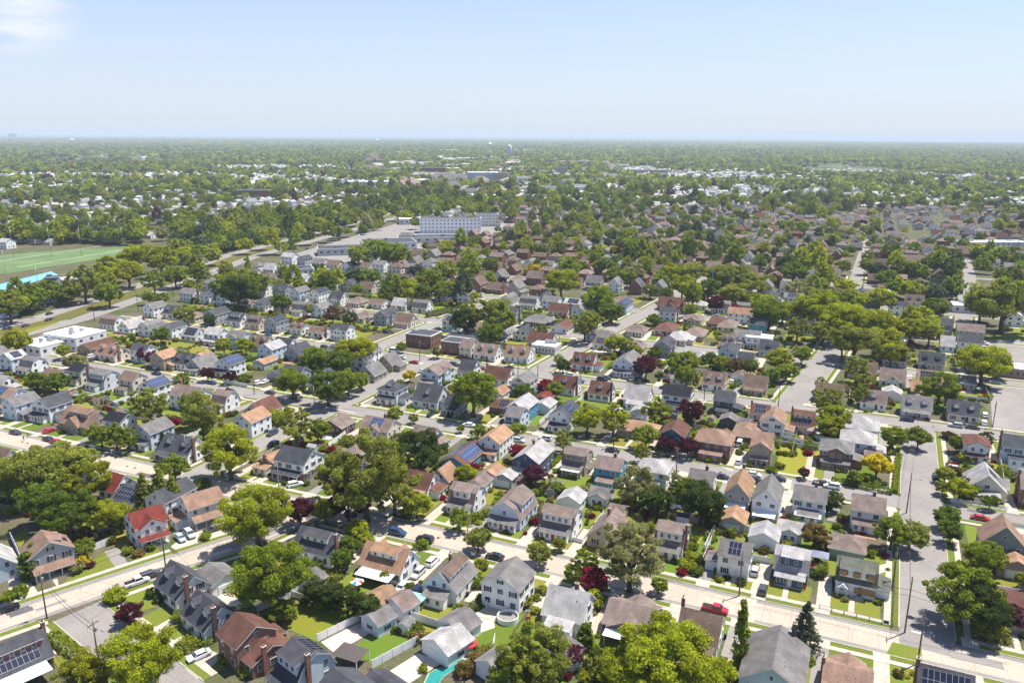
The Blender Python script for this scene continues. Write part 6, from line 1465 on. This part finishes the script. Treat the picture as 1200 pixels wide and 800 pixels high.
def far_house(kind):
    b = MB(); L, W = 10.5, 8.5; h = W / 2
    if kind == 2: E, zr = 5.6, 8.0
    elif kind == 1: E, zr = 3.2, 7.6
    else: E, zr = 3.0, 5.6
    if kind < 3:
        b.extrude([(-h, 0), (h, 0), (h, E), (0, zr - .1), (-h, E)], -L / 2, L / 2, 0)
        s = (zr - E) / h
        for sg in (-1, 1):
            p = [(sg * (h + .35), E - s * .35 + .02), (0, zr), (0, zr + .15), (sg * (h + .35), E - s * .35 + .17)]; b.extrude(p if sg < 0 else p[::-1], -L / 2 - .3, L / 2 + .3, 1)
    else:
        E, zr = 4.6, 7.2; b.box(-L / 2, L / 2, -h, h, 0, E, 0); l, w = L / 2 + .4, h + .4; A, B = (-1, 0, zr), (1, 0, zr); c = [(-l, -w, E), (l, -w, E), (l, w, E), (-l, w, E)]
        b.face([c[0], c[1], B, A], 1); b.face([c[2], c[3], A, B], 1); b.face([c[1], c[2], B], 1); b.face([c[3], c[0], A], 1)
    for x in (-3.3, 0, 3.3):
        for z in ((1.6,) if E < 4 else (1.6, 4.2)):
            b.box(x - .5, x + .5, -h - .06, -h, z - .6, z + .6, 2); b.box(x - .5, x + .5, h, h + .06, z - .6, z + .6, 2)
    for y in (-2, 2):
        b.box(L / 2, L / 2 + .06, y - .5, y + .5, 1, 2.2, 2); b.box(-L / 2 - .06, -L / 2, y - .5, y + .5, 1, 2.2, 2)
    return b.mesh("far_house", ["far_siding", "far_shingle", "glass"])
def col4(c, a=.15):
    c = np.asarray(c, float); k = RNG.uniform(1 - a, 1 + a, (len(c), 1)); return np.concatenate([np.clip(c * k, 0, 1), np.ones((len(c), 1))], 1)
nH = len(hpts)
gn_scatter("distant_houses", hpts, np.array(hrot), np.ones((nH, 3)) * RNG.uniform(.9, 1.1, (nH, 1)), RNG.integers(0, 4, nH), col4(hr_), col4(hw, .08), [far_house(k) for k in range(4)], "mass of small houses among trees across the far plain")
# far trees
def keep_trees(T, R):
    d = np.hypot(T[:, 0], T[:, 1]); ok = np.ones(len(T), bool); nb = near_bv(T); v = T[:, 0] * NS.x + T[:, 1] * NS.y
    ok &= ~((nb > -33) & (nb < 9) & (v < 1700) & ~((nb > -15.5) & (nb < -9.5))); ok &= ~((nb >= 9) & (nb < 60) & (v > 330) & (v < 900) & (RNG.random(len(T)) < .64))
    for k in range(len(T)):
        if not ok[k]: continue
        if d[k] < 800:
            p = Vector(T[k])
            if corridor(p, None, 1.5) or any((p - q).length < (r + R[k]) * .55 for q, r in TREES) or any((p - q).length < r - 1.5 for q, r in HOUSES): ok[k] = False
    px = np.array([P((t[0], t[1], 0)) for t in T]); fm = (px[:, 0] < 205) & (px[:, 1] > 287) & (px[:, 1] < 352); ok &= ~fm
    for a, b_, r in ((528, 272, 42), (560, 268, 36), (450, 289, 46), (400, 300, 40), (500, 283, 46), (540, 278, 40), (345, 325, 34), (370, 312, 36), (430, 310, 24), (430, 222, 60), (510, 208, 70), (572, 216, 80), (658, 210, 40), (480, 265, 30)):
        c = G(a, b_); ok &= np.hypot(T[:, 0] - c.x, T[:, 1] - c.y) > r
    return ok
LAYERS = []
T = wedge(5200, 470, 1300); R = RNG.uniform(3.2, 6.5, len(T)) * (0.8 + .5 * val(T, 130)); 
dens = val(T, 120) * .6 + .4 * RNG.random(len(T)); sel = dens > .43; T, R = T[sel], R[sel]; ok = keep_trees(T, R); LAYERS.append((T[ok], R[ok]))
# the belts of big trees along the boulevard and behind the playing field
B_ = []
for A, Bq, o0, o1, n in [(bp[3], bp[4], 34, 70, 70), (bp[4], bp[5], 34, 110, 260), (bp[5], bp[6], 32, 100, 220), (bp[6], bp[7], 34, 90, 120), (bp[4], bp[5], -30, -9, 34), (bp[5], bp[6], -26, -9, 44), (bp[3], bp[4], -20, -10, 7), (bp[4], bp[5], 11, 14, 16), (bp[5], bp[6], 11, 14, 20), (bp[5], bp[6], -45, -30, 14), (bp[2], bp[3], 34, 60, 26)]:
    for _ in range(n): t = random.random(); dd = (Bq - A).normalized(); B_.append(tuple(A + (Bq - A) * t + Vector((-dd.y, dd.x, 0)) * random.uniform(o0, o1)))
for _ in range(120): B_.append(tuple(G(random.uniform(-20, 165), random.uniform(276, 288))))
B_ = np.array(B_); RB = RNG.uniform(5, 8, len(B_)); ok = keep_trees(B_, RB); LAYERS.append((B_[ok], RB[ok]))
T = wedge(17000, 1300, 3000); R = RNG.uniform(4.5, 8, len(T)) * (.8 + .5 * val(T, 210)); sel = (val(T, 190) * .65 + .35 * RNG.random(len(T))) > .49; T, R = T[sel], R[sel]; ok = keep_trees(T, R); LAYERS.append((T[ok], R[ok]))
T = wedge(22000, 3000, 6500); R = RNG.uniform(7, 13, len(T)); sel = (val(T, 420) * .6 + .4 * RNG.random(len(T))) > .42; LAYERS.append((T[sel], R[sel]))
T = wedge(26000, 6500, 15000); R = RNG.uniform(14, 26, len(T)); sel = (val(T, 800) * .7 + .3 * RNG.random(len(T))) > .34; LAYERS.append((T[sel], R[sel]))
TT = np.concatenate([a for a, _ in LAYERS]); RR = np.concatenate([r for _, r in LAYERS]); n = len(TT); dd = np.hypot(TT[:, 0], TT[:, 1])
ci = RNG.choice(len(TREEPAL), n, p=TP / TP.sum()); zs = np.where(dd > 3000, np.clip(9.0 / RR, .3, 1.0), 1.0)
kinds = [('round', 1700, .17), ('spread', 1700, .16), ('oval', 1500, .18), ('round', 1500, .18), ('sparse', 1300, .16), ('round', 110, .62), ('spread', 110, .55), ('round', 90, .7)]
vi = np.where(dd < 1500, RNG.integers(0, 5, n), RNG.integers(5, 8, n))
vr = [crown_mesh(k, q, lf, 400 + i, "far_leaf") for i, (k, q, lf) in enumerate(kinds)]
tc4 = col4(TREEPAL[ci], .28)
gn_scatter("distant_trees", TT, RNG.uniform(0, 6.28, n), np.stack([RR, RR, RR * zs], 1), vi, tc4, None, vr, "leafy mass of trees across the far plain to the horizon")
# the remaining small shrubs of the gardens, too many to count
bp_ = [b_ for b_ in BUSH]; nb_ = len(bp_); br = np.array([r for _, r in bp_]); bc = np.array([LEAF[random.choice(['green', 'deep', 'lime', 'olive', 'dark', 'gold', 'deep', 'green', 'rust', 'pale', 'crimson'])] for _ in bp_])
gn_scatter("garden_undergrowth", [tuple(p) for p, _ in bp_], RNG.uniform(0, 6.28, nb_), np.stack([br, br, br * RNG.uniform(.8, 1.6, nb_)], 1), RNG.integers(0, 3, nb_), col4(bc, .2), None, [crown_mesh('bush', 700, .24, 900 + q, "far_leaf") for q in range(3)], "low undergrowth and hedging along the garden lines")
# specks of far roofs
S_ = wedge(5200, 2700, 9000); sel = (val(S_, 500) * .35 + .65 * RNG.random(len(S_))) > .6; S_ = S_[sel]; S_ = np.concatenate([S_, np.array([tuple(G(RNG.uniform(430, 730), 178 + 52 * RNG.random() ** 1.5)) for _ in range(260)])]); k = len(S_)
sc_ = np.stack([RNG.uniform(1, 3.2, k), RNG.uniform(1, 1.8, k), RNG.uniform(1, 1.6, k)], 1); sc_[-260:] *= RNG.uniform(.9, 2.6, (260, 1)) * np.array([1.2, 1, .7])
gn_scatter("distant_roofs", S_, RNG.choice([AS, AS + 1.57], k), sc_, RNG.integers(0, 4, k), col4([ROOF[random.choice('lglmbg')] for _ in range(k)], .3), col4([WALL[random.choice('WWVMC')] for _ in range(k)], .1), [far_house(q) for q in range(4)], "scattered pale roofs of the farthest suburbs")
# open water on the right horizon
sheet("bay_water", [Vector((9000, 20500, 0)), Vector((26000, 16500, 0)), Vector((34000, 26000, 0)), Vector((10000, 33000, 0))], 1.0, "pool_blue", "thin blue strip of bay water on the right horizon")
# ------------------------------------------------------------------ air
b = MB(); b.box(-26000, 26000, -600, 46000, -1, 135); hz_ = ob("haze", b.mesh("haze", ["trim"])); hm = bpy.data.materials.new("haze_air"); hm.use_nodes = True; nt = hm.node_tree; nt.nodes.clear()
pv = nt.nodes.new("ShaderNodeVolumePrincipled"); oo = nt.nodes.new("ShaderNodeOutputMaterial"); pv.inputs["Color"].default_value = (.76, .88, .98, 1); pv.inputs["Density"].default_value = HAZE; pv.inputs["Anisotropy"].default_value = 0.0
nt.links.new(pv.outputs[0], oo.inputs["Volume"]); hz_.data.materials.clear(); hz_.data.materials.append(hm); struct(hz_, "pale blue haze in the air over the far plain", 'stuff')
# ------------------------------------------------------------------ labels that single each thing out
ORD = ['nearest', 'second', 'third', 'fourth', 'fifth', 'sixth', 'seventh', 'eighth', 'ninth', 'tenth']
lpx = [(ph, P((a.x, a.y, a.z))) for ph, a in LAND]
used = set(o['label'] for o in COL.objects if o.get('label'))
bycat = {}
for o, look, cat, at in REG:
    bycat.setdefault(cat, []).append([o, look, P((at.x, at.y, at.z))])
def sector(dx, dy):
    if abs(dx) > abs(dy) * 1.3: return 'right of' if dx > 0 else 'left of'
    return 'beyond' if dy < 0 else 'before'
for cat, items in bycat.items():
    tab = {}        # (landmark, sector, colour word) -> distances
    for k, (o, look, q) in enumerate(items):
        for li_, (ph, lp) in enumerate(lpx):
            dx, dy = q[0] - lp[0], q[1] - lp[1]; r = math.hypot(dx, dy * 1.6); tab.setdefault((li_, sector(dx, dy), look), []).append((r, k))
    for v in tab.values(): v.sort()
    rank = {}
    for key, v in tab.items():
        for i, (r, k) in enumerate(v): rank[(key[0], key[1], k)] = (i, r)
    for k, (o, look, q) in enumerate(items):
        best = None
        for li_, (ph, lp) in enumerate(lpx):
            dx, dy = q[0] - lp[0], q[1] - lp[1]; s = sector(dx, dy); i, r = rank[(li_, s, k)]
            if i > 9: continue
            txt = f"{look}, {ORD[i]} such one {s} the {ph}" if len(look.split()) < 7 else f"{look}, {ORD[i]} {s} the {ph}"
            if i == 0: txt = f"{look}, just {s} the {ph}" if r < 60 else f"{look}, nearest one {s} the {ph}"
            if len(txt.split()) > 16: txt = f"{look.split(' and ')[0]}, {ORD[i]} {s} the {ph}"
            if len(txt.split()) > 16 or txt in used: continue
            sc_q = r * (1 + .8 * i)
            if best is None or sc_q < best[0]: best = (sc_q, txt)
        txt = best[1] if best else f"{look} among the far houses at the upper {'left' if q[0] < 600 else 'right'}"
        used.add(txt); o['label'] = txt
